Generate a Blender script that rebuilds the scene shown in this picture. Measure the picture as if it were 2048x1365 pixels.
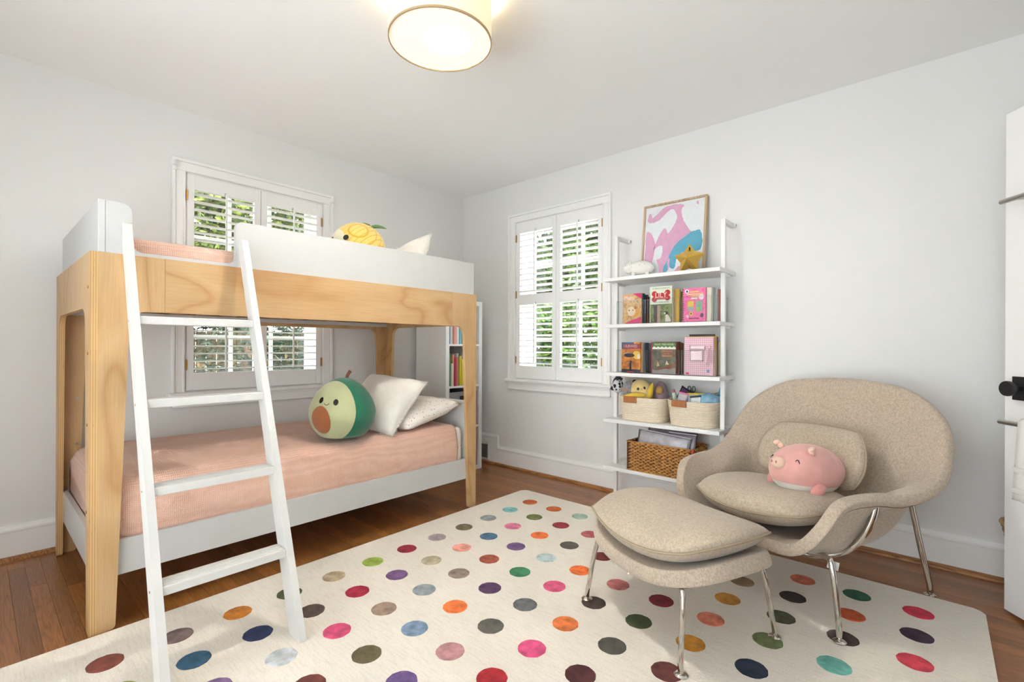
import bpy, bmesh, math, random
from mathutils import Vector, Matrix, noise

# ------------------------------------------------------------------ scene, camera, light
scn = bpy.context.scene
for o in list(bpy.data.objects):
    bpy.data.objects.remove(o)
COL = scn.collection
PI = math.pi

CAM = Vector((3.481, -3.196, 1.085))
YAW, ROLL, FOC = math.radians(41.6), math.radians(0.256), 957.0
_f = Vector((-math.sin(YAW), math.cos(YAW), 0))
_r = Vector((math.cos(YAW), math.sin(YAW), 0))
_u = Vector((0, 0, 1))
_r2 = _r * math.cos(ROLL) + _u * math.sin(ROLL)
_u2 = _u * math.cos(ROLL) - _r * math.sin(ROLL)
cam_d = bpy.data.cameras.new('camera')
cam_d.sensor_width = 36.0
cam_d.sensor_fit = 'HORIZONTAL'
cam_d.lens = FOC / 2048 * 36.0
cam_d.shift_y = (692.6 - 682.5) / 2048
cam_d.clip_start = 0.02
cam = bpy.data.objects.new('camera', cam_d)
COL.objects.link(cam)
m = Matrix.Identity(4)
for i in range(3):
    m[i][0], m[i][1], m[i][2], m[i][3] = _r2[i], _u2[i], -_f[i], CAM[i]
cam.matrix_world = m
scn.camera = cam

world = bpy.data.worlds.new('daylight')
scn.world = world
world.use_nodes = True
wn = world.node_tree.nodes
wn['Background'].inputs[0].default_value = (0.93, 0.965, 1.0, 1)
wn['Background'].inputs[1].default_value = 6.4

sun_d = bpy.data.lights.new('sun', 'SUN')
sun_d.energy = 20.0
sun_d.angle = 0.02
sun_d.color = (1.0, 0.95, 0.85)
sun = bpy.data.objects.new('sun', sun_d)
COL.objects.link(sun)
sun.rotation_euler = Vector((0.70, -0.03, 0.71)).to_track_quat('Z', 'Y').to_euler()

scn.view_settings.view_transform = 'Standard'
scn.view_settings.look = 'None'
scn.view_settings.exposure = 0.18
scn.view_settings.gamma = 1.0
scn.view_settings.use_curve_mapping = False
scn.cycles.use_adaptive_sampling = True
scn.cycles.adaptive_threshold = 0.02
scn.cycles.max_bounces = 9
scn.cycles.diffuse_bounces = 7
scn.cycles.glossy_bounces = 4
scn.cycles.transmission_bounces = 6
scn.cycles.transparent_max_bounces = 16
scn.cycles.caustics_reflective = False
scn.cycles.caustics_refractive = False
scn.cycles.sample_clamp_indirect = 6.0
LAMP_WATTS = 26.0      # the bulb's light escaping upwards
LAMP_SPOT = 2400.0     # the bulb seen through the diffuser

# ------------------------------------------------------------------ helpers: colour and materials
def H(h):
    h = h.lstrip('#')
    out = []
    for i in (0, 2, 4):
        c = int(h[i:i + 2], 16) / 255
        out.append(c / 12.92 if c <= 0.04045 else ((c + 0.055) / 1.055) ** 2.4)
    return (out[0], out[1], out[2], 1)

MATS = {}
def new_mat(name):
    mt = bpy.data.materials.new(name)
    mt.use_nodes = True
    nt = mt.node_tree
    return mt, nt, nt.nodes['Principled BSDF']

def nd(nt, kind, **kw):
    n = nt.nodes.new(kind)
    for k, v in kw.items():
        setattr(n, k, v)
    return n

def mixrgb(nt, fac, a, b, blend='MIX'):
    n = nd(nt, 'ShaderNodeMix', data_type='RGBA', blend_type=blend)
    if isinstance(fac, (int, float)):
        n.inputs[0].default_value = fac
    else:
        nt.links.new(fac, n.inputs[0])
    for sock, v in ((n.inputs[6], a), (n.inputs[7], b)):
        if isinstance(v, tuple):
            sock.default_value = v
        else:
            nt.links.new(v, sock)
    return n.outputs[2]

def ramp(nt, fac, stops):
    n = nd(nt, 'ShaderNodeValToRGB')
    el = n.color_ramp.elements
    while len(el) < len(stops):
        el.new(0.5)
    for e, (p, c) in zip(el, stops):
        e.position = p
        e.color = c
    nt.links.new(fac, n.inputs[0])
    return n.outputs[0]

def bump(nt, bsdf, height, strength=0.2, dist=0.002):
    b = nd(nt, 'ShaderNodeBump')
    b.inputs['Strength'].default_value = strength
    b.inputs['Distance'].default_value = dist
    nt.links.new(height, b.inputs['Height'])
    nt.links.new(b.outputs[0], bsdf.inputs['Normal'])

def coords(nt, scale=(1, 1, 1), rnd=False, rot=(0, 0, 0)):
    tc = nd(nt, 'ShaderNodeTexCoord')
    mp = nd(nt, 'ShaderNodeMapping')
    mp.inputs['Scale'].default_value = scale
    mp.inputs['Rotation'].default_value = rot
    nt.links.new(tc.outputs['Object'], mp.inputs[0])
    if rnd:
        oi = nd(nt, 'ShaderNodeObjectInfo')
        mu = nd(nt, 'ShaderNodeMath', operation='MULTIPLY')
        mu.inputs[1].default_value = 37.0
        nt.links.new(oi.outputs['Random'], mu.inputs[0])
        cb = nd(nt, 'ShaderNodeCombineXYZ')
        for k in range(3):
            nt.links.new(mu.outputs[0], cb.inputs[k])
        nt.links.new(cb.outputs[0], mp.inputs['Location'])
    return mp.outputs[0]

def plain(name, col, rough=0.5, metal=0.0, sheen=0.0, var=0.0, vscale=8.0, bstr=0.0, bscale=300.0, spec=None):
    """one colour with a little mottling and fine relief"""
    if name in MATS:
        return MATS[name]
    mt, nt, b = new_mat(name)
    c = H(col) if isinstance(col, str) else col
    b.inputs['Base Color'].default_value = c
    b.inputs['Roughness'].default_value = rough
    b.inputs['Metallic'].default_value = metal
    if spec is not None:
        b.inputs['Specular IOR Level'].default_value = spec
    if sheen:
        b.inputs['Sheen Weight'].default_value = sheen
        b.inputs['Sheen Roughness'].default_value = 0.5
    if var or bstr:
        co = coords(nt)
    if var:
        no = nd(nt, 'ShaderNodeTexNoise')
        no.inputs['Scale'].default_value = vscale
        no.inputs['Detail'].default_value = 4
        nt.links.new(co, no.inputs['Vector'])
        lo = tuple(x * (1 - var) for x in c[:3]) + (1,)
        hi = tuple(min(1, x * (1 + var)) for x in c[:3]) + (1,)
        nt.links.new(ramp(nt, no.outputs[0], [(0.3, lo), (0.7, hi)]), b.inputs['Base Color'])
    if bstr:
        n2 = nd(nt, 'ShaderNodeTexNoise')
        n2.inputs['Scale'].default_value = bscale
        n2.inputs['Detail'].default_value = 2
        nt.links.new(co, n2.inputs['Vector'])
        bump(nt, b, n2.outputs[0], bstr, 0.003)
    MATS[name] = mt
    return mt

def heather(name, col, dark, light, scale=420.0, rough=0.95):
    """wool felt: speckled fibres"""
    mt, nt, b = new_mat(name)
    co = coords(nt)
    n1 = nd(nt, 'ShaderNodeTexNoise'); n1.inputs['Scale'].default_value = scale; n1.inputs['Detail'].default_value = 3
    n2 = nd(nt, 'ShaderNodeTexNoise'); n2.inputs['Scale'].default_value = scale * .28; n2.inputs['Detail'].default_value = 3
    nt.links.new(co, n1.inputs['Vector']); nt.links.new(co, n2.inputs['Vector'])
    c1 = ramp(nt, n1.outputs[0], [(0.32, H(dark)), (0.5, H(col)), (0.68, H(light))])
    c2 = ramp(nt, n2.outputs[0], [(0.35, H(dark)), (0.5, H(col)), (0.65, H(light))])
    nt.links.new(mixrgb(nt, 0.4, c1, c2), b.inputs['Base Color'])
    b.inputs['Roughness'].default_value = rough
    b.inputs['Sheen Weight'].default_value = 0.25
    bump(nt, b, n1.outputs[0], 0.25, 0.002)
    MATS[name] = mt
    return mt

def wood(name, c_lo, c_mid, c_hi, axis=0, ring=9.0, rough=0.4, rnd=True, stretch=9.0, dark=0.0, coat=0.0):
    """figured timber: stretched, distorted bands"""
    mt, nt, b = new_mat(name)
    sc = [stretch, stretch, stretch]
    sc[axis] = 1.0
    co = coords(nt, tuple(sc), rnd)
    n1 = nd(nt, 'ShaderNodeTexNoise'); n1.inputs['Scale'].default_value = ring * .22; n1.inputs['Detail'].default_value = 2
    n1.inputs['Distortion'].default_value = 0.6
    nt.links.new(co, n1.inputs['Vector'])
    mul = nd(nt, 'ShaderNodeMath', operation='MULTIPLY'); mul.inputs[1].default_value = ring * 1.1
    nt.links.new(n1.outputs[0], mul.inputs[0])
    fr = nd(nt, 'ShaderNodeMath', operation='PINGPONG'); fr.inputs[1].default_value = 0.5
    nt.links.new(mul.outputs[0], fr.inputs[0])
    band = ramp(nt, fr.outputs[0], [(0.0, H(c_lo)), (0.14, H(c_mid)), (0.5, H(c_hi))])
    sc2 = [160, 160, 160]; sc2[axis] = 4
    co2 = coords(nt, tuple(sc2), rnd)
    n2 = nd(nt, 'ShaderNodeTexNoise'); n2.inputs['Scale'].default_value = 1.6; n2.inputs['Detail'].default_value = 3
    nt.links.new(co2, n2.inputs['Vector'])
    fine = ramp(nt, n2.outputs[0], [(0.3, (0.80 - dark, 0.80 - dark, 0.80 - dark, 1)), (0.65, (1, 1, 1, 1))])
    col = mixrgb(nt, 0.55, band, fine, 'MULTIPLY')
    if rnd:
        oi = nd(nt, 'ShaderNodeObjectInfo')
        tone = ramp(nt, oi.outputs['Random'], [(0.0, (0.74, 0.72, 0.70, 1)), (0.5, (0.92, 0.90, 0.88, 1)), (1.0, (1.12, 1.08, 1.02, 1))])
        col = mixrgb(nt, 1.0, col, tone, 'MULTIPLY')
    nt.links.new(col, b.inputs['Base Color'])
    b.inputs['Roughness'].default_value = rough
    if coat:
        b.inputs['Coat Weight'].default_value = coat
        b.inputs['Coat Roughness'].default_value = 0.25
    bump(nt, b, n2.outputs[0], 0.08, 0.001)
    MATS[name] = mt
    return mt

def glassy(name, tint=(1, 1, 1, 1), gloss=0.08, rough=0.02):
    mt = bpy.data.materials.new(name); mt.use_nodes = True
    nt = mt.node_tree; nt.nodes.clear()
    out = nd(nt, 'ShaderNodeOutputMaterial'); mix = nd(nt, 'ShaderNodeMixShader')
    tr = nd(nt, 'ShaderNodeBsdfTransparent'); gl = nd(nt, 'ShaderNodeBsdfGlossy')
    tr.inputs[0].default_value = tint; gl.inputs['Roughness'].default_value = rough
    mix.inputs[0].default_value = gloss
    nt.links.new(tr.outputs[0], mix.inputs[1]); nt.links.new(gl.outputs[0], mix.inputs[2]); nt.links.new(mix.outputs[0], out.inputs[0])
    MATS[name] = mt
    return mt

# ------------------------------------------------------------------ helpers: meshes
def bm_new():
    return bmesh.new()

def add_box(bm, x0, y0, z0, x1, y1, z1, bev=0.0, seg=2, M=None):
    r = bmesh.ops.create_cube(bm, size=1.0)
    vs = r['verts']
    for v in vs:
        v.co = Vector(((x0 + x1) / 2 + v.co.x * (x1 - x0), (y0 + y1) / 2 + v.co.y * (y1 - y0), (z0 + z1) / 2 + v.co.z * (z1 - z0)))
    geom = vs
    if bev:
        es = list({e for v in vs for e in v.link_edges})
        rr = bmesh.ops.bevel(bm, geom=es, offset=bev, segments=seg, affect='EDGES', profile=0.5)
        geom = list({v for f in rr['faces'] for v in f.verts} | {v for v in vs if v.is_valid})
    if M is not None:
        bmesh.ops.transform(bm, matrix=M, verts=[v for v in geom if v.is_valid])
    return bm

def box(x0, y0, z0, x1, y1, z1, bev=0.0, seg=2, M=None):
    return add_box(bm_new(), x0, y0, z0, x1, y1, z1, bev, seg, M)

def add_grid(bm, rows, close_u=False, close_v=False):
    vv = [[bm.verts.new(p) for p in r] for r in rows]
    n, k = len(rows), len(rows[0])
    for i in range(n if close_v else n - 1):
        for j in range(k if close_u else k - 1):
            a, b, c, d = vv[i][j], vv[i][(j + 1) % k], vv[(i + 1) % n][(j + 1) % k], vv[(i + 1) % n][j]
            if len({a, b, c, d}) == 4:
                bm.faces.new((a, b, c, d))
    return vv

def add_tube(bm, pts, rad, seg=10, closed=False, cap=True):
    pts = [Vector(p) for p in pts]
    n = len(pts)
    rads = rad if isinstance(rad, (list, tuple)) else [rad] * n
    rows = []
    prev = None
    for i, p in enumerate(pts):
        if closed:
            t = (pts[(i + 1) % n] - pts[i - 1])
        else:
            t = pts[min(i + 1, n - 1)] - pts[max(i - 1, 0)]
        t.normalize()
        if prev is None:
            a = Vector((0, 0, 1)) if abs(t.z) < .9 else Vector((1, 0, 0))
            nx = t.cross(a).normalized()
        else:
            nx = (prev - t * prev.dot(t)).normalized()
        prev = nx
        ny = t.cross(nx)
        rows.append([p + (nx * math.cos(2 * PI * k / seg) + ny * math.sin(2 * PI * k / seg)) * rads[i] for k in range(seg)])
    vv = add_grid(bm, rows, close_u=True, close_v=closed)
    if cap and not closed:
        bm.faces.new(list(reversed(vv[0])))
        bm.faces.new(vv[-1])
    return bm

def tube(pts, rad, seg=10, closed=False):
    return add_tube(bm_new(), pts, rad, seg, closed)

def smooth_path(pts, n=8, closed=False):
    pts = [Vector(p) for p in pts]
    out = []
    k = len(pts)
    rng = range(k) if closed else range(k - 1)
    for i in rng:
        if closed:
            p0, p1, p2, p3 = pts[i - 1], pts[i], pts[(i + 1) % k], pts[(i + 2) % k]
        else:
            p0, p1, p2, p3 = pts[max(i - 1, 0)], pts[i], pts[i + 1], pts[min(i + 2, k - 1)]
        for j in range(n):
            t = j / n
            out.append(0.5 * ((2 * p1) + (p2 - p0) * t + (2 * p0 - 5 * p1 + 4 * p2 - p3) * t * t + (3 * p1 - p0 - 3 * p2 + p3) * t ** 3))
    if not closed:
        out.append(pts[-1])
    return out

def add_prism(bm, poly, fn, d0, d1):
    """poly: 2-d outline; fn(a, b, d) -> 3-d point; extruded from d0 to d1"""
    lo = [bm.verts.new(fn(a, b, d0)) for a, b in poly]
    hi = [bm.verts.new(fn(a, b, d1)) for a, b in poly]
    n = len(poly)
    for i in range(n):
        bm.faces.new((lo[i], lo[(i + 1) % n], hi[(i + 1) % n], hi[i]))
    bm.faces.new(list(reversed(lo)))
    bm.faces.new(hi)
    return bm

def add_lathe(bm, prof, seg=32, M=None, oval=1.0, caps=True):
    rows = [[Vector((r * math.cos(2 * PI * k / seg), r * oval * math.sin(2 * PI * k / seg), z)) for k in range(seg)] for r, z in prof]
    if M is not None:
        rows = [[M @ p for p in r] for r in rows]
    vv = add_grid(bm, rows, close_u=True)
    if caps and prof[0][0] > 1e-6:
        bm.faces.new(list(reversed(vv[0])))
    if caps and prof[-1][0] > 1e-6:
        bm.faces.new(vv[-1])
    return bm

def arc(cx, cy, r, a0, a1, n=6):
    return [(cx + r * math.cos(math.radians(a0 + (a1 - a0) * i / n)), cy + r * math.sin(math.radians(a0 + (a1 - a0) * i / n))) for i in range(n + 1)]

def ellipsoid(c, rx, ry, rz, seg=32, rings=20, M=None, warp=None):
    bm = bm_new()
    bmesh.ops.create_uvsphere(bm, u_segments=seg, v_segments=rings, radius=1.0)
    c = Vector(c)
    for v in bm.verts:
        p = v.co.copy()
        if warp:
            p = warp(p)
        p = Vector((p.x * rx, p.y * ry, p.z * rz))
        if M is not None:
            p = M @ p
        v.co = p + c
    return bm

def cap_on(c, rx, ry, rz, d, ang, M=None, warp=None, eps=0.012, squash=1.0, n=24, rings=6, up=Vector((0, 0, 1)), shape=None):
    """a patch lying on an ellipsoid: unit direction d, angular radius ang (degrees)"""
    d = Vector(d).normalized()
    sx = up.cross(d)
    if sx.length < 1e-3:
        sx = Vector((1, 0, 0))
    sx.normalize()
    sy = d.cross(sx)
    bm = bm_new()
    c = Vector(c)
    def pt(a, th):
        q = d * math.cos(a) + (sx * math.cos(th) + sy * math.sin(th)) * math.sin(a)
        q.normalize()
        if warp:
            q = warp(q)
        k = 1 + eps
        p = Vector((q.x * rx * k, q.y * ry * k, q.z * rz * k))
        if M is not None:
            p = M @ p
        return p + c
    rows = []
    for i in range(1, rings + 1):
        row = []
        for j in range(n):
            th = 2 * PI * j / n
            rr = math.radians(ang) * i / rings
            if shape:
                rr *= shape(th)
            q = rr * math.hypot(math.cos(th), math.sin(th) * squash)
            row.append(pt(q, math.atan2(math.sin(th) * squash, math.cos(th))))
        rows.append(row)
    vv = add_grid(bm, rows, close_u=True)
    cv = bm.verts.new(pt(0, 0))
    for j in range(n):
        bm.faces.new((cv, vv[0][j], vv[0][(j + 1) % n]))
    return bm

def pillow(sx, sy, h, n=22, p=2.4, pinch=0.07, sag=0.0, seed=0, rough=0.0, round_=0.0):
    """stuffed cushion, local: lies in xy, thickness along z"""
    bm = bm_new()
    rows_t, rows_b = [], []
    for i in range(n + 1):
        rt, rb = [], []
        v = -1 + 2 * i / n
        for j in range(n + 1):
            u = -1 + 2 * j / n
            uu, vv = u, v
            if round_:
                qx = u * math.sqrt(1 - v * v / 2); qy = v * math.sqrt(1 - u * u / 2)
                uu = u * (1 - round_) + qx * round_; vv = v * (1 - round_) + qy * round_
            x = uu * sx * (1 - pinch * (1 - v * v) * u * u)
            y = vv * sy * (1 - pinch * (1 - u * u) * v * v)
            t = max(0, (1 - abs(u) ** p)) * max(0, (1 - abs(v) ** p))
            z = h * t ** 0.45
            w = 0
            if rough:
                w = rough * noise.noise(Vector((x * 9 + seed, y * 9, seed * 1.7)))* t ** .3
            rt.append(Vector((x, y, z + w - sag * (u * u + v * v) * .5)))
            rb.append(Vector((x, y, -z * .8 + w - sag * (u * u + v * v) * .5)))
        rows_t.append(rt); rows_b.append(rb)
    vt = add_grid(bm, rows_t)
    vb = add_grid(bm, [list(reversed(r)) for r in rows_b])
    bmesh.ops.remove_doubles(bm, verts=bm.verts, dist=1e-5)
    return bm

def xf(bm, M):
    bmesh.ops.transform(bm, matrix=M, verts=bm.verts)
    return bm

def T(x, y, z):
    return Matrix.Translation((x, y, z))

def R(deg, ax):
    return Matrix.Rotation(math.radians(deg), 4, ax)

# ------------------------------------------------------------------ helpers: objects
def mesh_obj(name, bm, mat, parent=None, smooth=None, inv=True):
    bmesh.ops.recalc_face_normals(bm, faces=bm.faces)
    me = bpy.data.meshes.new(name)
    bm.to_mesh(me)
    bm.free()
    for mm in (mat if isinstance(mat, (list, tuple)) else [mat]):
        me.materials.append(mm)
    if smooth:
        for p in me.polygons:
            p.use_smooth = True
        if smooth is not True:
            me.set_sharp_from_angle(angle=math.radians(smooth))
    o = bpy.data.objects.new(name, me)
    COL.objects.link(o)
    if parent is not None:
        o.parent = parent
        if inv and parent.parent is None and '_w' in parent:
            o.matrix_parent_inverse = WORLD[parent.name].inverted()
    return o

WORLD = {}
def thing(name, label, cat, loc=(0, 0, 0), rotz=0.0, group=None, local=False):
    o = bpy.data.objects.new(name, None)
    COL.objects.link(o)
    o.empty_display_size = 0.1
    o.location = loc
    o.rotation_euler = (0, 0, rotz)
    if label:
        tag(o, label, cat, group)
    if not local:
        o['_w'] = 1
        WORLD[o.name] = Matrix.Translation(loc) @ Matrix.Rotation(rotz, 4, 'Z')
    return o

def tag(o, label, cat, group=None):
    o['label'] = label
    o['category'] = cat
    if group:
        o['group'] = group
    return o

def struct(o):
    o['kind'] = 'structure'
    return o

def link_copy(o, parent):
    c = o.copy()
    COL.objects.link(c)
    c.parent = parent
    for ch in list(o.children):
        link_copy(ch, c)
    return c

def text_bm(txt, size, M, extrude=0.0, align='CENTER'):
    cu = bpy.data.curves.new('txt', 'FONT')
    cu.body = txt
    cu.size = size
    cu.align_x = align
    cu.align_y = 'CENTER'
    cu.extrude = extrude
    cu.resolution_u = 2
    ob = bpy.data.objects.new('txt', cu)
    COL.objects.link(ob)
    dg = bpy.context.evaluated_depsgraph_get()
    me = bpy.data.meshes.new_from_object(ob.evaluated_get(dg))
    bm = bm_new()
    bm.from_mesh(me)
    bpy.data.objects.remove(ob)
    bpy.data.curves.remove(cu)
    bpy.data.meshes.remove(me)
    return xf(bm, M)

# ------------------------------------------------------------------ materials
WALL = plain('wall_paint', (0.79, 0.787, 0.78, 1), 0.65, var=0.012, vscale=2.0, bstr=0.05, bscale=220)
CEIL = plain('ceiling_paint', (0.955, 0.957, 0.955, 1), 0.8, bstr=0.04, bscale=200)
TRIM = plain('trim_paint', (0.88, 0.88, 0.875, 1), 0.35, var=0.01, vscale=3)
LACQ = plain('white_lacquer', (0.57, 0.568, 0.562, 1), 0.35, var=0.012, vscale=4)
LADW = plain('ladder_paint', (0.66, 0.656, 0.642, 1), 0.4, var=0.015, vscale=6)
POWD = plain('white_powder_coat', (0.84, 0.84, 0.835, 1), 0.4)
BRASS = plain('brass', '#b98a4a', 0.3, 1.0)
STEEL = plain('brushed_steel', '#b9b5ae', 0.28, 1.0)
CHROME = plain('chrome', '#d8d4cd', 0.07, 1.0)
BLACK = plain('black_metal', '#17161a', 0.45)
DARK = plain('dark_gap', '#2a211b', 0.8)
GLASS = glassy('window_glass', (0.97, 0.985, 0.98, 1), 0.05)
ACRYL = glassy('clear_acrylic', (0.985, 0.99, 0.992, 1), 0.035, 0.03)
ACRED = glassy('acrylic_edge', (0.80, 0.85, 0.88, 1), 0.35, 0.1)
OAK = wood('oak_floor', '#8a5628', '#9c6433', '#a86f3c', axis=0, ring=9, rough=0.36, stretch=16, dark=0.16, coat=0.2)
SHOE = wood('oak_moulding', '#7d4c24', '#a66c38', '#ba8149', axis=0, ring=8, rough=0.4, rnd=True)
BIRCH = wood('birch_ply', '#bd9261', '#c8a272', '#cfab7d', axis=2, ring=5, rough=0.45, rnd=False, stretch=2.6)
BIRCHX = wood('birch_ply_beam', '#bd9261', '#c8a272', '#cfab7d', axis=1, ring=5, rough=0.45, rnd=False, stretch=2.6)
PALEOAK = wood('pale_oak', '#b79a78', '#cdb292', '#d8c0a2', axis=2, ring=6, rough=0.5)

def ply_edge():
    mt, nt, b = new_mat('birch_ply_edge')
    co = coords(nt, (1, 1, 1))
    wv = nd(nt, 'ShaderNodeTexWave', wave_type='BANDS', bands_direction='Y')
    wv.inputs['Scale'].default_value = 43
    wv.inputs['Distortion'].default_value = 0.0
    nt.links.new(co, wv.inputs['Vector'])
    band = ramp(nt, wv.outputs[1], [(0.2, H('#bd935c')), (0.6, H('#d3ae7c'))])
    no = nd(nt, 'ShaderNodeTexNoise'); no.inputs['Scale'].default_value = 1.0
    nt.links.new(coords(nt, (5, 300, 26)), no.inputs['Vector'])
    dash = ramp(nt, no.outputs[0], [(0.70, (1, 1, 1, 1)), (0.76, (0.45, 0.36, 0.28, 1))])
    nt.links.new(mixrgb(nt, 1.0, band, dash, 'MULTIPLY'), b.inputs['Base Color'])
    b.inputs['Roughness'].default_value = 0.5
    return mt
PLYEDGE = ply_edge()

# ------------------------------------------------------------------ room shell
RX, RY0, RZ, TH = 4.16, -3.95, 2.53, 0.25      # room: x 0..RX, y RY0..0, z 0..RZ

floor = struct(mesh_obj('floor', box(-0.02, RY0 - 0.02, -0.14, RX + 1.5, 0.02, -0.014), DARK))
rng = random.Random(11)
bw = 0.0571
k = 0
y = 0.0
row = 0
while y > -3.75:
    x = -0.01 - rng.random() * 0.9
    while x < RX:
        L = rng.choice((0.7, 0.95, 1.2, 1.5, 1.8, 2.1))
        xa, xb = max(x, 0.0), min(x + L, RX)
        if xb - xa > 0.03:
            b = box(xa + .0004, y - bw + .0004, -0.016, xb - .0004, y - .0004, rng.uniform(-0.0005, 0.0))
            mesh_obj('floor_board', b, OAK, floor)
        x += L
    y -= bw
b = box(0, RY0, -0.016, RX, y, -0.0008)
mesh_obj('floor_edge', b, OAK, floor)

ceiling = struct(mesh_obj('ceiling', box(-TH, RY0 - TH, RZ, RX + 1.6, TH, RZ + 0.25), CEIL))

W1 = dict(a0=-2.325, a1=-1.445, z0=0.795, z1=2.150)    # window openings (along-wall range and height)
W2 = dict(a0=0.690, a1=1.572, z0=0.800, z1=2.170)
W_FILL = dict(a0=1.30, a1=3.95, z0=0.10, z1=2.10)          # added wide opening behind the camera, unseen, for fill daylight

def wall_mesh(fn, a0, a1, holes):
    bm = bm_new()
    def pc(p0, p1, q0, q1):
        A, B = fn(p0, 0, q0), fn(p1, TH, q1)
        add_box(bm, min(A[0], B[0]), min(A[1], B[1]), q0, max(A[0], B[0]), max(A[1], B[1]), q1)
    cur = a0
    for h in holes:
        pc(cur, h['a0'], 0, RZ)
        if h['z0'] > 0:
            pc(h['a0'], h['a1'], 0, h['z0'])
        pc(h['a0'], h['a1'], h['z1'], RZ)
        cur = h['a1']
    pc(cur, a1, 0, RZ)
    return bm

FL = lambda a, d, z: Vector((-d, a, z))
FB = lambda a, d, z: Vector((a, d, z))
FF = lambda a, d, z: Vector((a, RY0 - d, z))
FR = lambda a, d, z: Vector((RX + d, a, z))
DOORWAY = dict(a0=-1.80, a1=-0.99, z0=0.0, z1=2.06)
struct(mesh_obj('wall_left', wall_mesh(FL, RY0 - TH, TH, [W1]), WALL))
struct(mesh_obj('wall_back', wall_mesh(FB, 0, RX, [W2]), WALL))
struct(mesh_obj('wall_front', wall_mesh(FF, 0, RX, [W_FILL]), WALL))
struct(mesh_obj('wall_right', wall_mesh(FR, RY0 - TH, TH, [DOORWAY]), WALL))
bm = box(RX + 1.45, -2.0, 0, RX + 1.6, TH, RZ)
add_box(bm, RX + TH, -2.0, 0, RX + 1.6, -1.9, RZ)
add_box(bm, RX + TH, 0, 0, RX + 1.6, TH, RZ)
struct(mesh_obj('wall_hallway', bm, WALL))
bm = box(0.6, RY0 - TH - 2.4, 2.42, RX + 1.0, RY0 - TH, 2.52)  # added unseen roof and posts, keep high sky out of the fill window
for x in (0.7, RX + .85):
    add_box(bm, x, RY0 - TH - 2.35, -.55, x + .1, RY0 - TH - 2.25, 2.42)
struct(mesh_obj('sky_blocker', bm, plain('sky_blocker_paint', '#7a766c', .8)))
bm = bm_new()
for (a, b_, z0, z1) in ((-1.88, -1.80, 0, 2.14), (-0.985, -0.905, 0, 2.14), (-1.80, -0.985, 2.06, 2.14)):
    add_box(bm, RX - .018, a, z0, RX, b_, z1, .004)
struct(mesh_obj('trim_1', bm, TRIM))

# baseboards with a moulded cap, and a stained shoe strip at the floor
def baseboard_poly(h=0.172):
    return [(0, 0.012), (0.016, 0.012), (0.016, h - .034), (0.021, h - .030), (0.021, h - .020), (0.013, h - .008), (0.010, h), (0, h)]
def run(name, fn, a0, a1, h=0.172, mat=TRIM):
    bm = bm_new()
    add_prism(bm, baseboard_poly(h), lambda p, q, d: fn(d, -p, q), a0, a1)
    return struct(mesh_obj(name, bm, mat))
run('baseboard_left', FL, RY0, -0.02)
bb = run('baseboard_back', FB, 0.475, RX)
run('baseboard_front', FF, 0, RX)
bm = bm_new()
add_prism(bm, baseboard_poly(), lambda p, q, d: FR(d, -p, q), RY0, -1.88)
add_prism(bm, baseboard_poly(), lambda p, q, d: FR(d, -p, q), -0.905, -.02)
struct(mesh_obj('baseboard_right', bm, TRIM))
# the raised step of the back baseboard around the register, by the corner
bm = bm_new()
add_prism(bm, baseboard_poly(0.272), lambda p, q, d: FB(d, -p, q), 0.0, 0.475)
for x in (0.470,):
    add_box(bm, x, -.021, .138, x + .022, 0, .264, .003)
mesh_obj('register_surround', bm, TRIM, bb)
shoe = [(0, 0.0), (0.030, 0.0)] + arc(0.012, 0.0, 0.018, 10, 80, 4) + [(0.0, 0.019)]
for i, (fn, a0, a1) in enumerate(((FL, RY0, -0.03), (FB, 0.0, RX), (FR, -0.905, -0.03))):
    bm = bm_new()
    add_prism(bm, [(p + .0155, q) for p, q in shoe], lambda p, q, d: fn(d, -p, q), a0, a1)
    struct(mesh_obj('trim_%d' % (i + 2), bm, SHOE))

# wall register (steel grille set into the raised baseboard)
reg = thing('wall_register', 'small grey metal air vent set in the baseboard beside the tall bookcase', 'vent', (0.29, -0.02, 0.0))
bm = bm_new()
for a in ((.185, .032, .385, .045), (.185, .172, .385, .186), (.185, .045, .198, .172), (.372, .045, .385, .172)):
    add_box(bm, a[0], -.030, a[1], a[2], -.018, a[3], .002)
mesh_obj('frame', bm, TRIM, reg)
mesh_obj('backing', box(.198, -.0195, .045, .372, -.017, .172), plain('vent_dark', '#57564f', .6), reg)
sl = None
for i in range(15):
    x = .203 + i * .0113
    mesh_obj('slat', box(x, -.026, .045, x + .0035, -.0195, .172), plain('vent_slat', '#8a8a84', .5), reg)

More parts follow.
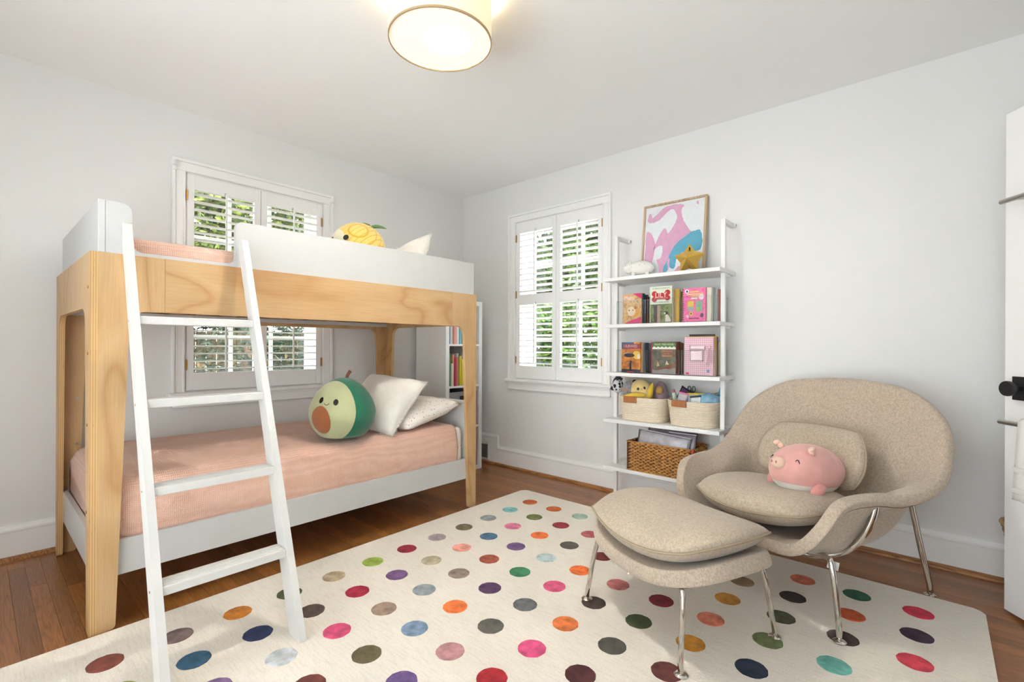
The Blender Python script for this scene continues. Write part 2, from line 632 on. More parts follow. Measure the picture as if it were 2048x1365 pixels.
# ------------------------------------------------------------------ windows
def build_window(n, fn, W, tilt, shutters=True, bracket=False):
    a0, a1, z0, z1 = W['a0'], W['a1'], W['z0'], W['z1']
    def B(bm, p0, p1, d0, d1, q0, q1, bev=0.0):
        A, C_ = fn(p0, d0, q0), fn(p1, d1, q1)
        return add_box(bm, min(A.x, C_.x), min(A.y, C_.y), q0, max(A.x, C_.x), max(A.y, C_.y), q1, bev)
    root = bpy.data.objects.new('window_%d' % n, None)
    COL.objects.link(root)
    struct(root)
    root.location = fn((a0 + a1) / 2, 0, z0)
    root['_w'] = 1
    WORLD[root.name] = Matrix.Translation(root.location)
    cw = 0.072
    # casing: flat board with a backband
    for (p0, p1, q0, q1, side) in ((a0 - cw, a0 - .004, z0 - .01, z1 + .0035, 'l'), (a1 + .004, a1 + cw, z0 - .01, z1 + .0035, 'r'), (a0 - cw, a1 + cw, z1 + .004, z1 + cw, 't')):
        bm = bm_new()
        B(bm, p0, p1, -.016, 0, q0, q1, .002)
        if side == 'l':
            B(bm, p0 - .0045, p0 + .014, -.029, -.001, q0, q1 + cw - .012, .004); B(bm, p1 - .012, p1 - .001, -.021, -.001, q0 + .001, q1 - .001, .003); B(bm, p0 + .02, p0 + .027, -.020, -.001, q0 + .001, q1 - .001, .002)
        elif side == 'r':
            B(bm, p1 - .014, p1 + .0045, -.029, -.001, q0, q1 + cw - .012, .004); B(bm, p0 + .001, p0 + .012, -.021, -.001, q0 + .001, q1 - .001, .003); B(bm, p1 - .027, p1 - .02, -.020, -.001, q0 + .001, q1 - .001, .002)
        else:
            B(bm, p0 - .005, p1 + .005, -.031, -.001, q1 - .015, q1 + .004, .004); B(bm, p0 + cw + .001, p1 - cw - .001, -.021, -.001, q0 + .001, q0 + .012, .003)
        mesh_obj('casing', bm, TRIM, root)
    bm = bm_new(); B(bm, a0 - cw - .022, a1 + cw + .022, -.052, .02, z0 - .030, z0 - .004, .008)
    mesh_obj('sill', bm, TRIM, root)
    bm = bm_new(); B(bm, a0 - cw, a1 + cw, -.018, 0, z0 - .098, z0 - .030, .003); B(bm, a0 - cw, a1 + cw, -.025, 0, z0 - .046, z0 - .030, .003); B(bm, a0 - cw, a1 + cw, -.022, 0, z0 - .098, z0 - .086, .003)
    mesh_obj('apron', bm, TRIM, root)
    bm = bm_new()
    B(bm, a0 - .010, a0 + .0045, .0005, TH + .03, z0 - .02, z1 + .010); B(bm, a1 - .0045, a1 + .010, .0005, TH + .03, z0 - .02, z1 + .010)
    B(bm, a0, a1, .0005, TH + .03, z1 - .0045, z1 + .010); B(bm, a0, a1, 0.021, TH + .05, z0 - .02, z0 + .002)
    mesh_obj('jamb', bm, TRIM, root)
    # two sashes with muntins and panes
    zm = (z0 + z1) / 2
    ncol = 3
    for si, (q0, q1, d) in enumerate(((zm - .02, z1, .175), (z0 - .004, zm + .02, .140))):
        s = .042
        bm = bm_new()
        B(bm, a0, a0 + s, d, d + .034, q0, q1); B(bm, a1 - s, a1, d, d + .034, q0, q1)
        B(bm, a0 + s, a1 - s, d, d + .034, q0, q0 + s); B(bm, a0 + s, a1 - s, d, d + .034, q1 - s, q1)
        sash = mesh_obj('sash', bm, TRIM, root)
        for i in range(1, ncol):
            p = a0 + s + (a1 - a0 - 2 * s) * i / ncol
            bm = bm_new(); B(bm, p - .009, p + .009, d + .002, d + .032, q0 + s, q1 - s)
            mesh_obj('muntin', bm, TRIM, sash)
        p = (q0 + q1) / 2
        bm = bm_new(); B(bm, a0 + s, a1 - s, d + .004, d + .030, p - .009, p + .009)
        mesh_obj('muntin', bm, TRIM, sash)
        for i in range(ncol):
            for j in range(2):
                pa, pb = a0 + s + (a1 - a0 - 2 * s) * i / ncol, a0 + s + (a1 - a0 - 2 * s) * (i + 1) / ncol
                qa, qb = q0 + s + (q1 - q0 - 2 * s) * j / 2, q0 + s + (q1 - q0 - 2 * s) * (j + 1) / 2
                bm = bm_new(); B(bm, pa, pb, d + .016, d + .019, qa, qb)
                mesh_obj('pane', bm, GLASS, sash)
    if not shutters:
        return root
    # plantation shutters: two panels, each with an upper and a lower louvred bay
    g = .006
    am = (a0 + a1) / 2
    for (p0, p1, hs) in ((a0 + g, am - .002, 0), (am + .002, a1 - g, 1)):
        st = .040
        zt, zb = z1 - .006, z0 + .004
        bays = ((z0 + .735, zt - .088), (zb + .108, z0 + .645))
        bm = bm_new()
        D0, D1 = -.004, .026
        B(bm, p0, p0 + st, D0, D1, zb, zt, .002); B(bm, p1 - st, p1, D0, D1, zb, zt, .002)
        B(bm, p0 + st, p1 - st, D0 + .001, D1, bays[0][1], zt, .001); B(bm, p0 + st, p1 - st, D0 + .001, D1, bays[1][1], bays[0][0], .001); B(bm, p0 + st, p1 - st, D0 + .001, D1, zb, bays[1][0], .001)
        if hs == 0:      # rebated meeting stile
            B(bm, p1 - .014, p1 - .001, D0 - .004, D0 + .002, zb, zt, .002)
        pan = mesh_obj('shutter_panel', bm, TRIM, root)
        for (qa, qb) in bays:
            nl = 11
            pitch = (qb - qa) / nl
            hw, ht = .029, .0045
            prof = [(hw * math.cos(t), ht * math.sin(t)) for t in [2 * PI * i / 12 for i in range(12)]]
            ca, sa = math.cos(math.radians(tilt)), math.sin(math.radians(tilt))
            bm = bm_new()
            add_prism(bm, [(d * ca - z * sa, d * sa + z * ca) for d, z in prof], lambda d, z, a: fn(a, d + .011, z) - fn(0, 0, 0), p0 + st + .0015, p1 - st - .0015)
            first = None
            for i in range(nl):
                if first is None:
                    first = mesh_obj('louver', bm, TRIM, pan, smooth=50)
                    o = first
                else:
                    o = bpy.data.objects.new('louver', first.data); COL.objects.link(o); o.parent = pan
                o.location = fn(0, 0, qa + pitch * (i + .5))
            pm = (p0 + p1) / 2
            dr = .011 - hw * ca - .006
            bm = bm_new(); B(bm, pm - .0055, pm + .0055, dr - .005, dr + .005, qa + pitch * .35 + hw * -sa, qb - pitch * .30 + hw * -sa + .02, .002)
            mesh_obj('tilt_rod', bm, TRIM, pan)
            # rounded notch in the rail above the rod
            bm = bm_new(); B(bm, pm - .007, pm + .007, D0 - .0006, D0 + .004, qb - .002, qb + .020, .003)
            mesh_obj('rod_notch', bm, plain('notch_grey', '#b9b7b2', .5), pan)
        ph = p0 if hs == 0 else p1
        for q in (zb + .16, zb + (zt - zb) * .54, zt - .13):
            bm = bm_new()
            B(bm, ph - .005, ph + .005, D0 - .006, D0 + .004, q - .032, q + .032, .002)
            mesh_obj('hinge', bm, BRASS, pan)
    if bracket:
        for p in (a0 - cw + .006, a1 + cw - .006):
            bm = bm_new()
            B(bm, p - .012, p + .012, -.055, -.014, z1 + .020, z1 + .030, .003)
            B(bm, p - .010, p + .010, -.034, -.014, z1 - .005, z1 + .055, .004)
            B(bm, p - .014, p - .004, -.062, -.050, z1 + .020, z1 + .045, .003)
            mesh_obj('rod_bracket', bm, TRIM, root)
    return root

build_window(1, FL, W1, -2.0, True, True)
build_window(2, FB, W2, -11.0)
build_window(3, FF, W_FILL, 0, False)  # added, out of view: lets fill daylight into the room

# ------------------------------------------------------------------ ceiling lamp (drum shade, lit)
def lamp():
    cx, cy, zb, zt, r = 1.991, -1.957, 2.300, 2.498, 0.2035
    root = thing('ceiling_lamp', 'round cream fabric drum lamp glowing under the white ceiling', 'lamp', (cx, cy, zb))
    def shade_mat(name, col, tcol, e, tr):
        mt = bpy.data.materials.new(name); mt.use_nodes = True
        nt = mt.node_tree; nt.nodes.clear()
        out = nd(nt, 'ShaderNodeOutputMaterial'); add = nd(nt, 'ShaderNodeAddShader'); mix = nd(nt, 'ShaderNodeMixShader')
        df = nd(nt, 'ShaderNodeBsdfDiffuse'); tl = nd(nt, 'ShaderNodeBsdfTranslucent'); em = nd(nt, 'ShaderNodeEmission')
        df.inputs[0].default_value = col; tl.inputs[0].default_value = tcol
        em.inputs[0].default_value = tcol; em.inputs[1].default_value = e
        mix.inputs[0].default_value = tr
        nt.links.new(df.outputs[0], mix.inputs[1]); nt.links.new(tl.outputs[0], mix.inputs[2])
        nt.links.new(mix.outputs[0], add.inputs[0]); nt.links.new(em.outputs[0], add.inputs[1]); nt.links.new(add.outputs[0], out.inputs[0])
        return mt
    linen = shade_mat('linen_shade', H('#e6d6b4'), (0.98, 0.86, 0.64, 1), 0.42, .008)
    diff = shade_mat('lamp_diffuser', H('#f4efe6'), (1.0, 0.95, 0.86, 1), 0.34, .0)
    nt = diff.node_tree
    em = [n for n in nt.nodes if n.type == 'EMISSION'][0]
    tc = nd(nt, 'ShaderNodeTexCoord')
    dist = nd(nt, 'ShaderNodeVectorMath', operation='DISTANCE')
    nt.links.new(tc.outputs['Object'], dist.inputs[0])
    dist.inputs[1].default_value = (cx + .02, cy + .02, zb + .006)
    mr = nd(nt, 'ShaderNodeMapRange'); mr.clamp = True
    for i_, v_ in ((1, 0.0), (2, 0.105), (3, 1.0), (4, 0.0)):
        mr.inputs[i_].default_value = v_
    nt.links.new(dist.outputs['Value'], mr.inputs[0])
    pw = nd(nt, 'ShaderNodeMath', operation='POWER'); pw.inputs[1].default_value = 4.0
    nt.links.new(mr.outputs[0], pw.inputs[0])
    ml = nd(nt, 'ShaderNodeMath', operation='MULTIPLY_ADD'); ml.inputs[1].default_value = LAMP_SPOT; ml.inputs[2].default_value = 0.34
    nt.links.new(pw.outputs[0], ml.inputs[0])
    nt.links.new(ml.outputs[0], em.inputs[1])
    bm = bm_new()
    add_lathe(bm, [(r - .003, zb), (r, zb), (r, zt), (r - .003, zt), (r - .003, zb)], 64, T(cx, cy, 0), caps=False)
    mesh_obj('lamp_shade', bm, linen, root, smooth=40)
    bm = bm_new()
    add_lathe(bm, [(r - .004, zb - .001), (r + .0012, zb - .001), (r + .0012, zb + .007), (r - .004, zb + .005), (r - .004, zb - .001)], 64, T(cx, cy, 0), caps=False)
    mesh_obj('shade_rim', bm, plain('shade_rim', '#b79b74', .7), root, smooth=40)
    bm = bm_new()
    add_lathe(bm, [(0.0001, zb + .006), (.05, zb + .006), (.10, zb + .006), (r - .004, zb + .006)], 64, T(cx, cy, 0), caps=False)
    mesh_obj('diffuser', bm, diff, root, smooth=40)
    bm = bm_new()
    add_lathe(bm, [(0, RZ - .0), (.065, RZ - .0), (.065, RZ - .018), (.02, RZ - .024), (.008, RZ - .03), (.008, zb + .03), (0, zb + .03)], 24, T(cx, cy, 0))
    for k in range(3):
        a = k * 2 * PI / 3
        add_tube(bm, [(cx, cy, zt - .01), (cx + (r - .004) * math.cos(a), cy + (r - .004) * math.sin(a), zt - .01)], .002, 6)
    mesh_obj('stem', bm, STEEL, root, smooth=40)
    ld = bpy.data.lights.new('bulb', 'POINT')
    ld.energy = LAMP_WATTS
    ld.color = (1.0, 0.965, 0.91)
    ld.shadow_soft_size = 0.06
    lo = bpy.data.objects.new('bulb', ld)
    COL.objects.link(lo)
    lo.parent = root
    lo.location = (0.03, 0.03, 0.085)
lamp()

# ------------------------------------------------------------------ bunk bed
BX0, BX1, BY0, BY1, BT = 0.075, 1.14, -2.910, -0.925, 0.022
bed = thing('bunk_bed', 'birch plywood bunk bed with white guard rails standing along the left wall', 'bed', (0.61, -1.92, 0))
FYZ = lambda a, b, d: Vector((d, a, b))      # outline in y,z
FXZ = lambda a, b, d: Vector((a, d, b))      # outline in x,z
WT, WB = 1.432, 1.214

near_leg = [(-2.888, 0), (-2.848, 0)] + arc(-2.848, .016, .016, -90, 0, 4) + [(-2.795, 1.13)] + arc(-2.735, 1.154, .060, 180, 90, 8) + [(-2.680, WB), (-2.680, WT), (-2.888, WT)]
far_leg = [(-1.140, WT), (-1.140, WB)] + arc(-1.095, 1.154, .060, 90, 0, 8) + [(-1.032, 1.13), (-0.990, .016)] + arc(-0.974, .016, .016, 180, 270, 4) + [(-.947, 0), (-.947, WT)]
for nm, x0, x1 in (('front', BX1 - BT, BX1), ('back', BX0, BX0 + BT)):
    for pl in (near_leg, far_leg):
        mesh_obj('leg', add_prism(bm_new(), pl, FYZ, x0, x1), BIRCH, bed)
    mesh_obj('side_beam', box(x0 + .0004, -2.679, WB, x1 - .0004, -1.141, WT), BIRCHX, bed)
l = .115
end_poly = ([(BX0, 0), (BX0 + .045, 0)] + arc(BX0 + .045, .016, .016, -90, 0, 4) + [(BX0 + l, 1.15)] + arc(BX0 + l + .07, 1.155, .07, 180, 90, 8)
            + arc(BX1 - l - .07, 1.155, .07, 90, 0, 8) + [(BX1 - .061, .016)] + arc(BX1 - .045, .016, .016, 180, 270, 4) + [(BX1, 0), (BX1, WT), (BX0, WT)])
for y0 in (BY0, BY1 - BT):
    bm = add_prism(bm_new(), end_poly, FXZ, y0, y0 + BT)
    bm.faces.ensure_lookup_table()
    bm.normal_update()
    for f in bm.faces:
        if abs(f.normal.y) < .5:
            f.material_index = 1
    mesh_obj('end_frame', bm, [BIRCH, PLYEDGE], bed)
# screw caps on the end panel
for x, z in ((1.10, 1.30), (1.10, 1.05), (1.09, .78), (1.085, .45)):
    mesh_obj('screw_cap', add_lathe(bm_new(), [(0, 0), (.006, 0), (.006, .002), (0, .002)], 12, T(x, BY0, z) @ R(90, 'X')), BRASS, bed)
for y, z in ((-2.83, .80), (-2.83, .56)):
    mesh_obj('screw_cap', add_lathe(bm_new(), [(0, 0), (.007, 0), (.007, .002), (0, .002)], 12, T(BX0 + BT, y, z) @ R(90, 'Y')), STEEL, bed)

# white upper guards
guard = ([(-2.866, WT), (-2.866, 1.628), (-2.825, 1.629)] + arc(-2.820, 1.594, .034, 90, 0, 5) + arc(-2.752, 1.479, .034, 180, 270, 5)
         + arc(-2.454, 1.479, .034, 270, 360, 5) + arc(-2.388, 1.606, .032, 180, 90, 5) + [(-.951, 1.642), (-.951, WT)])
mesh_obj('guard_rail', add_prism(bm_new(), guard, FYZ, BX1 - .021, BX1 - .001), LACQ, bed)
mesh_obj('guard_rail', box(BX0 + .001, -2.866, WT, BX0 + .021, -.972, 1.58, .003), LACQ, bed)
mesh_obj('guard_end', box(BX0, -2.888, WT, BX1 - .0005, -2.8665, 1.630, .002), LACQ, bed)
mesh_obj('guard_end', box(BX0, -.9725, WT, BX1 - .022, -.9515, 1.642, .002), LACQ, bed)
# upper deck
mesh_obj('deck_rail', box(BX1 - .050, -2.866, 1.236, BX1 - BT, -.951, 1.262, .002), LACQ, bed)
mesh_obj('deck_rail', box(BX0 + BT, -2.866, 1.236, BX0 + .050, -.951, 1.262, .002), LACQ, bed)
d0 = None
for i in range(14):
    y = -2.82 + i * .138
    if d0 is None:
        d0 = mesh_obj('deck_slat', box(BX0 + .024, -.034, 1.263, BX1 - .024, .034, 1.277), BIRCH, bed)
        o = d0
    else:
        o = bpy.data.objects.new('deck_slat', d0.data); COL.objects.link(o); o.parent = bed
        o.matrix_parent_inverse = d0.matrix_parent_inverse
    o.location = (0, y, 0)
# lower rails, foot board, head board
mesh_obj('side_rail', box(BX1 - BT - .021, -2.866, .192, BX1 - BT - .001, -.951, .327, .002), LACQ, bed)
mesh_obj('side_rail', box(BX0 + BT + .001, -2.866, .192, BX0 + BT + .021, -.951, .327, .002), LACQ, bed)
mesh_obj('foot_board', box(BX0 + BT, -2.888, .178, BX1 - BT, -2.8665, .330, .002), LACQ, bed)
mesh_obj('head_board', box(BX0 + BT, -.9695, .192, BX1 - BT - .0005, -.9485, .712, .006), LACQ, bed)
d0 = None
for i in range(12):
    y = -2.78 + i * .158
    if d0 is None:
        d0 = mesh_obj('base_slat', box(BX0 + .044, -.034, .200, BX1 - .044, .034, .214), BIRCH, bed)
        o = d0
    else:
        o = bpy.data.objects.new('base_slat', d0.data); COL.objects.link(o); o.parent = bed
        o.matrix_parent_inverse = d0.matrix_parent_inverse
    o.location = (0, y, 0)

# ------------------------------------------------------------------ ladder
lad = thing('bed_ladder', 'white wooden ladder leaning on the front of the bunk bed', 'ladder', (1.70, -2.60, 0.012))
k_ = (1.774 - 1.196) / (1.548 - .012)
def lx(z):
    return 1.774 - k_ * (z - .012)
def stile(y0, y1):
    zt = 1.548
    dep = 0.088
    prof = [(lx(.0125), .0125), (lx(.0125) - dep, .0125), (lx(1.46) - dep * .62, 1.46), (lx(1.50) - dep * .45, 1.515)] + [(lx(1.548) - .022, 1.545), (lx(1.548) - .010, 1.549), (lx(1.54), 1.540)]
    return add_prism(bm_new(), prof, FXZ, y0, y1)
for y0, y1 in ((-2.822, -2.797), (-2.413, -2.388)):
    s = mesh_obj('stile', stile(y0, y1), LADW, lad)
    yy = y0 - .0006
    for z in (1.17, .875, .595, .30):
        M = T(lx(z) - .045, yy, z) @ R(90, 'X')
        mesh_obj('bolt', add_lathe(bm_new(), [(0, 0), (.004, 0), (.004, .001), (0, .001)], 10, M), STEEL, s)
for zt in (1.188, .893, .610, .318):
    dep = .082
    bm = box(lx(zt) - dep + .002, -2.797, zt - .030, lx(zt) - .002, -2.413, zt, .003)
    for g in range(4):
        xx = lx(zt) - .014 - g * .012
        add_box(bm, xx - .0015, -2.790, zt - .001, xx + .0015, -2.420, zt + .0012)
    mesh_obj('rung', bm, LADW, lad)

# ------------------------------------------------------------------ bedding
def gauze():
    mt, nt, b = new_mat('pink_gauze')
    co = coords(nt)
    n0 = nd(nt, 'ShaderNodeTexNoise'); n0.inputs['Scale'].default_value = 9; n0.inputs['Detail'].default_value = 3
    nt.links.new(co, n0.inputs['Vector'])
    hs = []
    for ax, sc in (('Y', 44), ('Z', 40), ('X', 44)):
        w = nd(nt, 'ShaderNodeTexWave', wave_type='BANDS', bands_direction=ax)
        w.inputs['Scale'].default_value = sc; w.inputs['Distortion'].default_value = 2.6; w.inputs['Detail'].default_value = 2; w.inputs['Detail Scale'].default_value = .6
        nt.links.new(co, w.inputs['Vector']); hs.append(w.outputs[1])
    a = nd(nt, 'ShaderNodeMath', operation='ADD'); nt.links.new(hs[0], a.inputs[0]); nt.links.new(hs[1], a.inputs[1])
    a2 = nd(nt, 'ShaderNodeMath', operation='ADD'); nt.links.new(a.outputs[0], a2.inputs[0]); nt.links.new(hs[2], a2.inputs[1])
    dv = nd(nt, 'ShaderNodeMath', operation='DIVIDE'); dv.inputs[1].default_value = 3; nt.links.new(a2.outputs[0], dv.inputs[0])
    c = ramp(nt, dv.outputs[0], [(0.15, H('#d4a791')), (0.5, H('#deb5a1')), (0.85, H('#e7c5b4'))])
    nt.links.new(mixrgb(nt, .25, c, ramp(nt, n0.outputs[0], [(.3, H('#d3a48f')), (.7, H('#e9c6b5'))])), b.inputs['Base Color'])
    b.inputs['Roughness'].default_value = .95
    b.inputs['Sheen Weight'].default_value = .2
    bump(nt, b, dv.outputs[0], 0.6, 0.004)
    return mt
GAUZE = gauze()

def dotted(name, base, dots, scale, size):
    mt, nt, b = new_mat(name)
    co = coords(nt)
    v = nd(nt, 'ShaderNodeTexVoronoi'); v.inputs['Scale'].default_value = scale; v.inputs['Randomness'].default_value = .45
    nt.links.new(co, v.inputs['Vector'])
    lt = nd(nt, 'ShaderNodeMath', operation='LESS_THAN'); lt.inputs[1].default_value = size
    nt.links.new(v.outputs['Distance'], lt.inputs[0])
    sep = nd(nt, 'ShaderNodeSeparateColor'); nt.links.new(v.outputs['Color'], sep.inputs[0])
    dc = ramp(nt, sep.outputs[0], [(0, H(dots[0])), (.35, H(dots[1])), (.7, H(dots[2]))])
    dc.node.color_ramp.interpolation = 'CONSTANT'
    nt.links.new(mixrgb(nt, lt.outputs[0], H(base), dc), b.inputs['Base Color'])
    b.inputs['Roughness'].default_value = .9
    MATS[name] = mt
    return mt
SHEET = dotted('dotted_cotton', '#efe9e2', ('#a87c60', '#cf9f8c', '#9c8c84'), 52, 0.20)

def coverlet(x0, x1, y0, y1, zb, zt, r, front_out=.012, amp=.006, seed=0.0, ny=90, end_near=True):
    """soft rounded cover over a mattress: front side hangs, near end rounded"""
    rows = []
    for i in range(ny + 1):
        y = y0 + (y1 - y0) * i / ny
        e = 0.0
        if end_near:
            dy = y - y0
            R_ = .10
            if dy < R_:
                e = R_ - math.sqrt(max(0, R_ * R_ - (R_ - dy) ** 2))
        sec = []
        for q in range(9):
            z = zb + (zt - r - e * .7 - zb) * q / 8
            sec.append((x1 + front_out * math.sin(PI * q / 8) - e * .35, z))
        for q in range(1, 8):
            t = q / 8 * PI / 2
            sec.append((x1 - e * .35 - r + r * math.cos(t), zt - e * .7 - r + r * math.sin(t)))
        for q in range(13):
            s = q / 12
            sec.append((x1 - e * .35 - r + (x0 + r - x1 + e * .35 + r) * s, zt - e * .7 + .006 * math.sin(PI * s)))
        for q in range(1, 5):
            t = q / 4 * PI / 2
            sec.append((x0 + r - r * math.sin(t), zt - e * .7 - r + r * math.cos(t)))
        sec.append((x0, zb))
        row = []
        for (x, z) in sec:
            p = Vector((x, y, z))
            w = noise.noise(Vector((x * 2.2 + seed, y * 3.1, z * 5))) * amp + noise.noise(Vector((x * 7 + seed, y * 9, z * 12))) * amp * .45
            row.append(p + Vector((w * (1 if z < zt - .03 else .2), 0, w * .7)))
        rows.append(row)
    bm = bm_new()
    vv = add_grid(bm, rows)
    bm.faces.new(vv[0])
    bm.faces.new(list(reversed(vv[-1])))
    return bm

o = mesh_obj('mattress', box(.122, -2.845, .215, 1.088, -.985, .540, .045, 5), SHEET, smooth=40)
tag(o, 'lower bunk mattress in a white dotted sheet showing at the head board', 'mattress')
o = mesh_obj('blanket', coverlet(.108, 1.094, -2.862, -1.055, .310, .556, .062, amp=.008), GAUZE, smooth=True)
tag(o, 'crinkled pink cotton blanket spread over the lower bunk', 'blanket')
o = mesh_obj('mattress', box(.122, -2.84, 1.279, 1.085, -.985, 1.470, .04, 4), SHEET, smooth=40)
tag(o, 'upper bunk mattress lying inside the white guard rails', 'mattress')
o = mesh_obj('blanket', coverlet(.11, 1.100, -2.855, -1.30, 1.32, 1.512, .045, front_out=.006, amp=.004, seed=4.0), GAUZE, smooth=True)
tag(o, 'crinkled pink blanket on the upper bunk behind the ladder', 'blanket')

def frame_M(c, ux, uy):
    ux = Vector(ux).normalized(); uy = Vector(uy); uy = (uy - ux * uy.dot(ux)).normalized(); uz = ux.cross(uy)
    M = Matrix.Identity(4)
    for i in range(3):
        M[i][0], M[i][1], M[i][2], M[i][3] = ux[i], uy[i], uz[i], c[i]
    return M

COTTON = plain('white_cotton_weave', '#e9e5de', .95, var=.03, vscale=30, bstr=.25, bscale=180, sheen=.2)
def fringe(sx, sy, seed, sides=(0, 1, 2, 3)):
    rg = random.Random(seed)
    bm = bm_new()
    for s in sides:
        n = 46
        for i in range(n):
            t = -1 + 2 * (i + .5) / n
            L = rg.uniform(.010, .020)
            pin = 1 - .07 * (1 - t * t)
            if s == 0: p, d = (sx * pin, t * sy), (1, rg.uniform(-.3, .3))
            elif s == 1: p, d = (-sx * pin, t * sy), (-1, rg.uniform(-.3, .3))
            elif s == 2: p, d = (t * sx, sy * pin), (rg.uniform(-.3, .3), 1)
            else: p, d = (t * sx, -sy * pin), (rg.uniform(-.3, .3), -1)
            a = Vector((p[0], p[1], 0)); b_ = a + Vector((d[0], d[1], rg.uniform(-.2, .2))) * L
            q = Vector((-d[1], d[0], 0)).normalized() * .0028
            v = [bm.verts.new(a - q), bm.verts.new(a + q), bm.verts.new(b_)]
            bm.faces.new(v)
    return bm
M = frame_M((.845, -1.475, .722), (.42, .11, -.035), (.06, .28, .245))
pc_ = thing('throw_cushion', 'white frayed-edge cotton cushion leaning behind the green avocado plush', 'cushion', (.85, -1.49, .56))
mesh_obj('cover', xf(pillow(.238, .214, .090, seed=3, rough=.018), M), COTTON, pc_, smooth=True)
mesh_obj('fringe', xf(fringe(.236, .212, 5), M), COTTON, pc_)
M = T(.72, -1.245, .632) @ R(14, 'X') @ R(3, 'Z')
o = mesh_obj('bed_pillow', xf(pillow(.375, .235, .085, seed=8, rough=.016), M), SHEET, smooth=True)
tag(o, 'white bed pillow with tiny brown dots against the lower head board', 'pillow')
M = frame_M((.80, -1.275, 1.640), (.40, .10, .15), (-.10, .17, .27))
pc_ = thing('throw_cushion', 'white cotton cushion corner rising above the upper bunk guard rail', 'cushion', (.82, -1.30, 1.53))
mesh_obj('cover', xf(pillow(.215, .165, .070, seed=13, rough=.010), M), COTTON, pc_, smooth=True)
mesh_obj('fringe', xf(fringe(.213, .163, 9), M), COTTON, pc_)

# ------------------------------------------------------------------ plush toys on the bed
def plush(name, col, col2=None, rough=.95):
    return plain(name, col, rough, var=.10, vscale=14, bstr=.18, bscale=260, sheen=.35)

av = thing('avocado_plush', 'round green avocado plush with smiling face and brown pit on the lower bunk', 'plush toy', (.955, -1.80, .558))
AC, AR = Vector((.985, -1.815, .722)), (.190, .174, .182)
def av_warp(p):
    s = 1 - .13 * max(0, p.z) - .03 * p.z
    return Vector((p.x * s, p.y * s, p.z if p.z > -.75 else -.75 + (p.z + .75) * .35))
AM = Matrix.Identity(4)
mesh_obj('body', ellipsoid(AC, *AR, seg=40, rings=26, M=AM, warp=av_warp), plush('green_plush', '#0a664b'), av, smooth=True)
fd = Vector((.42, -.88, .08)).normalized()
def around(d, right, up_):
    d = Vector(d).normalized(); sx = Vector((0, 0, 1)).cross(d).normalized(); sy = d.cross(sx)
    return (d + sx * right + sy * up_).normalized()
face = mesh_obj('face_panel', cap_on(AC, *AR, fd, 55, M=AM, warp=av_warp, eps=.012, squash=1.10, n=40, rings=9), plain('avocado_cream', '#b1b48c', .95, var=.06, vscale=12, sheen=.3), av, smooth=True)
mesh_obj('pit', cap_on(AC, *AR, (.319, -.932, -.20), 19.5, M=AM, warp=av_warp, eps=.024, squash=1.25, n=32), plain('pit_brown', '#9c5c34', .95, var=.06, vscale=14, sheen=.3), face, smooth=True)
EYE = plain('eye_black', '#0c0a0a', .4)
for d in ((.252, -.898, .38), (.688, -.653, .335)):
    mesh_obj('eye', cap_on(AC, *AR, d, 4.4, M=AM, warp=av_warp, eps=.022, squash=1.2, n=16, rings=2), EYE, face, smooth=True)
def on_ell(c, r3, M, warp, d, k):
    q = Vector(d).normalized()
    q = warp(q) if warp else q
    return Vector(c) + M @ Vector((q.x * r3[0] * k, q.y * r3[1] * k, q.z * r3[2] * k))
pts = [on_ell(AC, AR, AM, av_warp, (.40 + .15 * t, -.87 + .075 * t, .30 - .05 * math.sin(PI * t)), 1.022) for t in [i / 8 for i in range(9)]]
mesh_obj('mouth', tube(pts, .0016, 6), plain('mouth_red', '#8a3a34', .7), face, smooth=True)
top = on_ell(AC, AR, AM, av_warp, (.05, .12, 1), .97)
mesh_obj('stem', tube(smooth_path([top, top + Vector((.004, .006, .022)), top + Vector((.004, .022, .042))], 4), [.009] * 4 + [.010] * 4 + [.011], 10), plush('stem_brown', '#6a3a2c'), av, smooth=True)

ye = thing('pineapple_plush', 'yellow quilted fruit plush with green leaf peeking over the upper guard rail', 'plush toy', (.80, -1.62, 1.515))
def quilt():
    mt, nt, b = new_mat('yellow_quilt')
    hs = []
    for ang in (40, -40):
        co = coords(nt, rot=(0, math.radians(ang), math.radians(ang * .6)))
        w = nd(nt, 'ShaderNodeTexWave', wave_type='BANDS', bands_direction='X'); w.inputs['Scale'].default_value = 11
        nt.links.new(co, w.inputs['Vector']); hs.append(w.outputs[1])
    mx = nd(nt, 'ShaderNodeMath', operation='MAXIMUM'); nt.links.new(hs[0], mx.inputs[0]); nt.links.new(hs[1], mx.inputs[1])
    nt.links.new(ramp(nt, mx.outputs[0], [(.9, H('#e6cd72')), (.985, H('#d6a83c'))]), b.inputs['Base Color'])
    b.inputs['Roughness'].default_value = .95; b.inputs['Sheen Weight'].default_value = .3
    return mt
YC, YR = Vector((.80, -1.615, 1.678)), (.165, .165, .163)
mesh_obj('body', ellipsoid(YC, *YR, 36, 24), quilt(), ye, smooth=True)
yd = Vector((.62, -.78, .3)).normalized()
YW = plain('pineapple_face', '#e4dcc0', .95, sheen=.3)
fpy = mesh_obj('face_panel', cap_on(YC, *YR, (-.10, -.98, -.05), 42, eps=.010, n=32, rings=7), YW, ye, smooth=True)
for d in ((.551, -.803, .24), (-.12, -.96, .24)):
    mesh_obj('eye', cap_on(YC, *YR, d, 6, eps=.018, n=14, rings=2), EYE, ye, smooth=True)
LEAF = plush('leaf_green', '#6f9a5c')
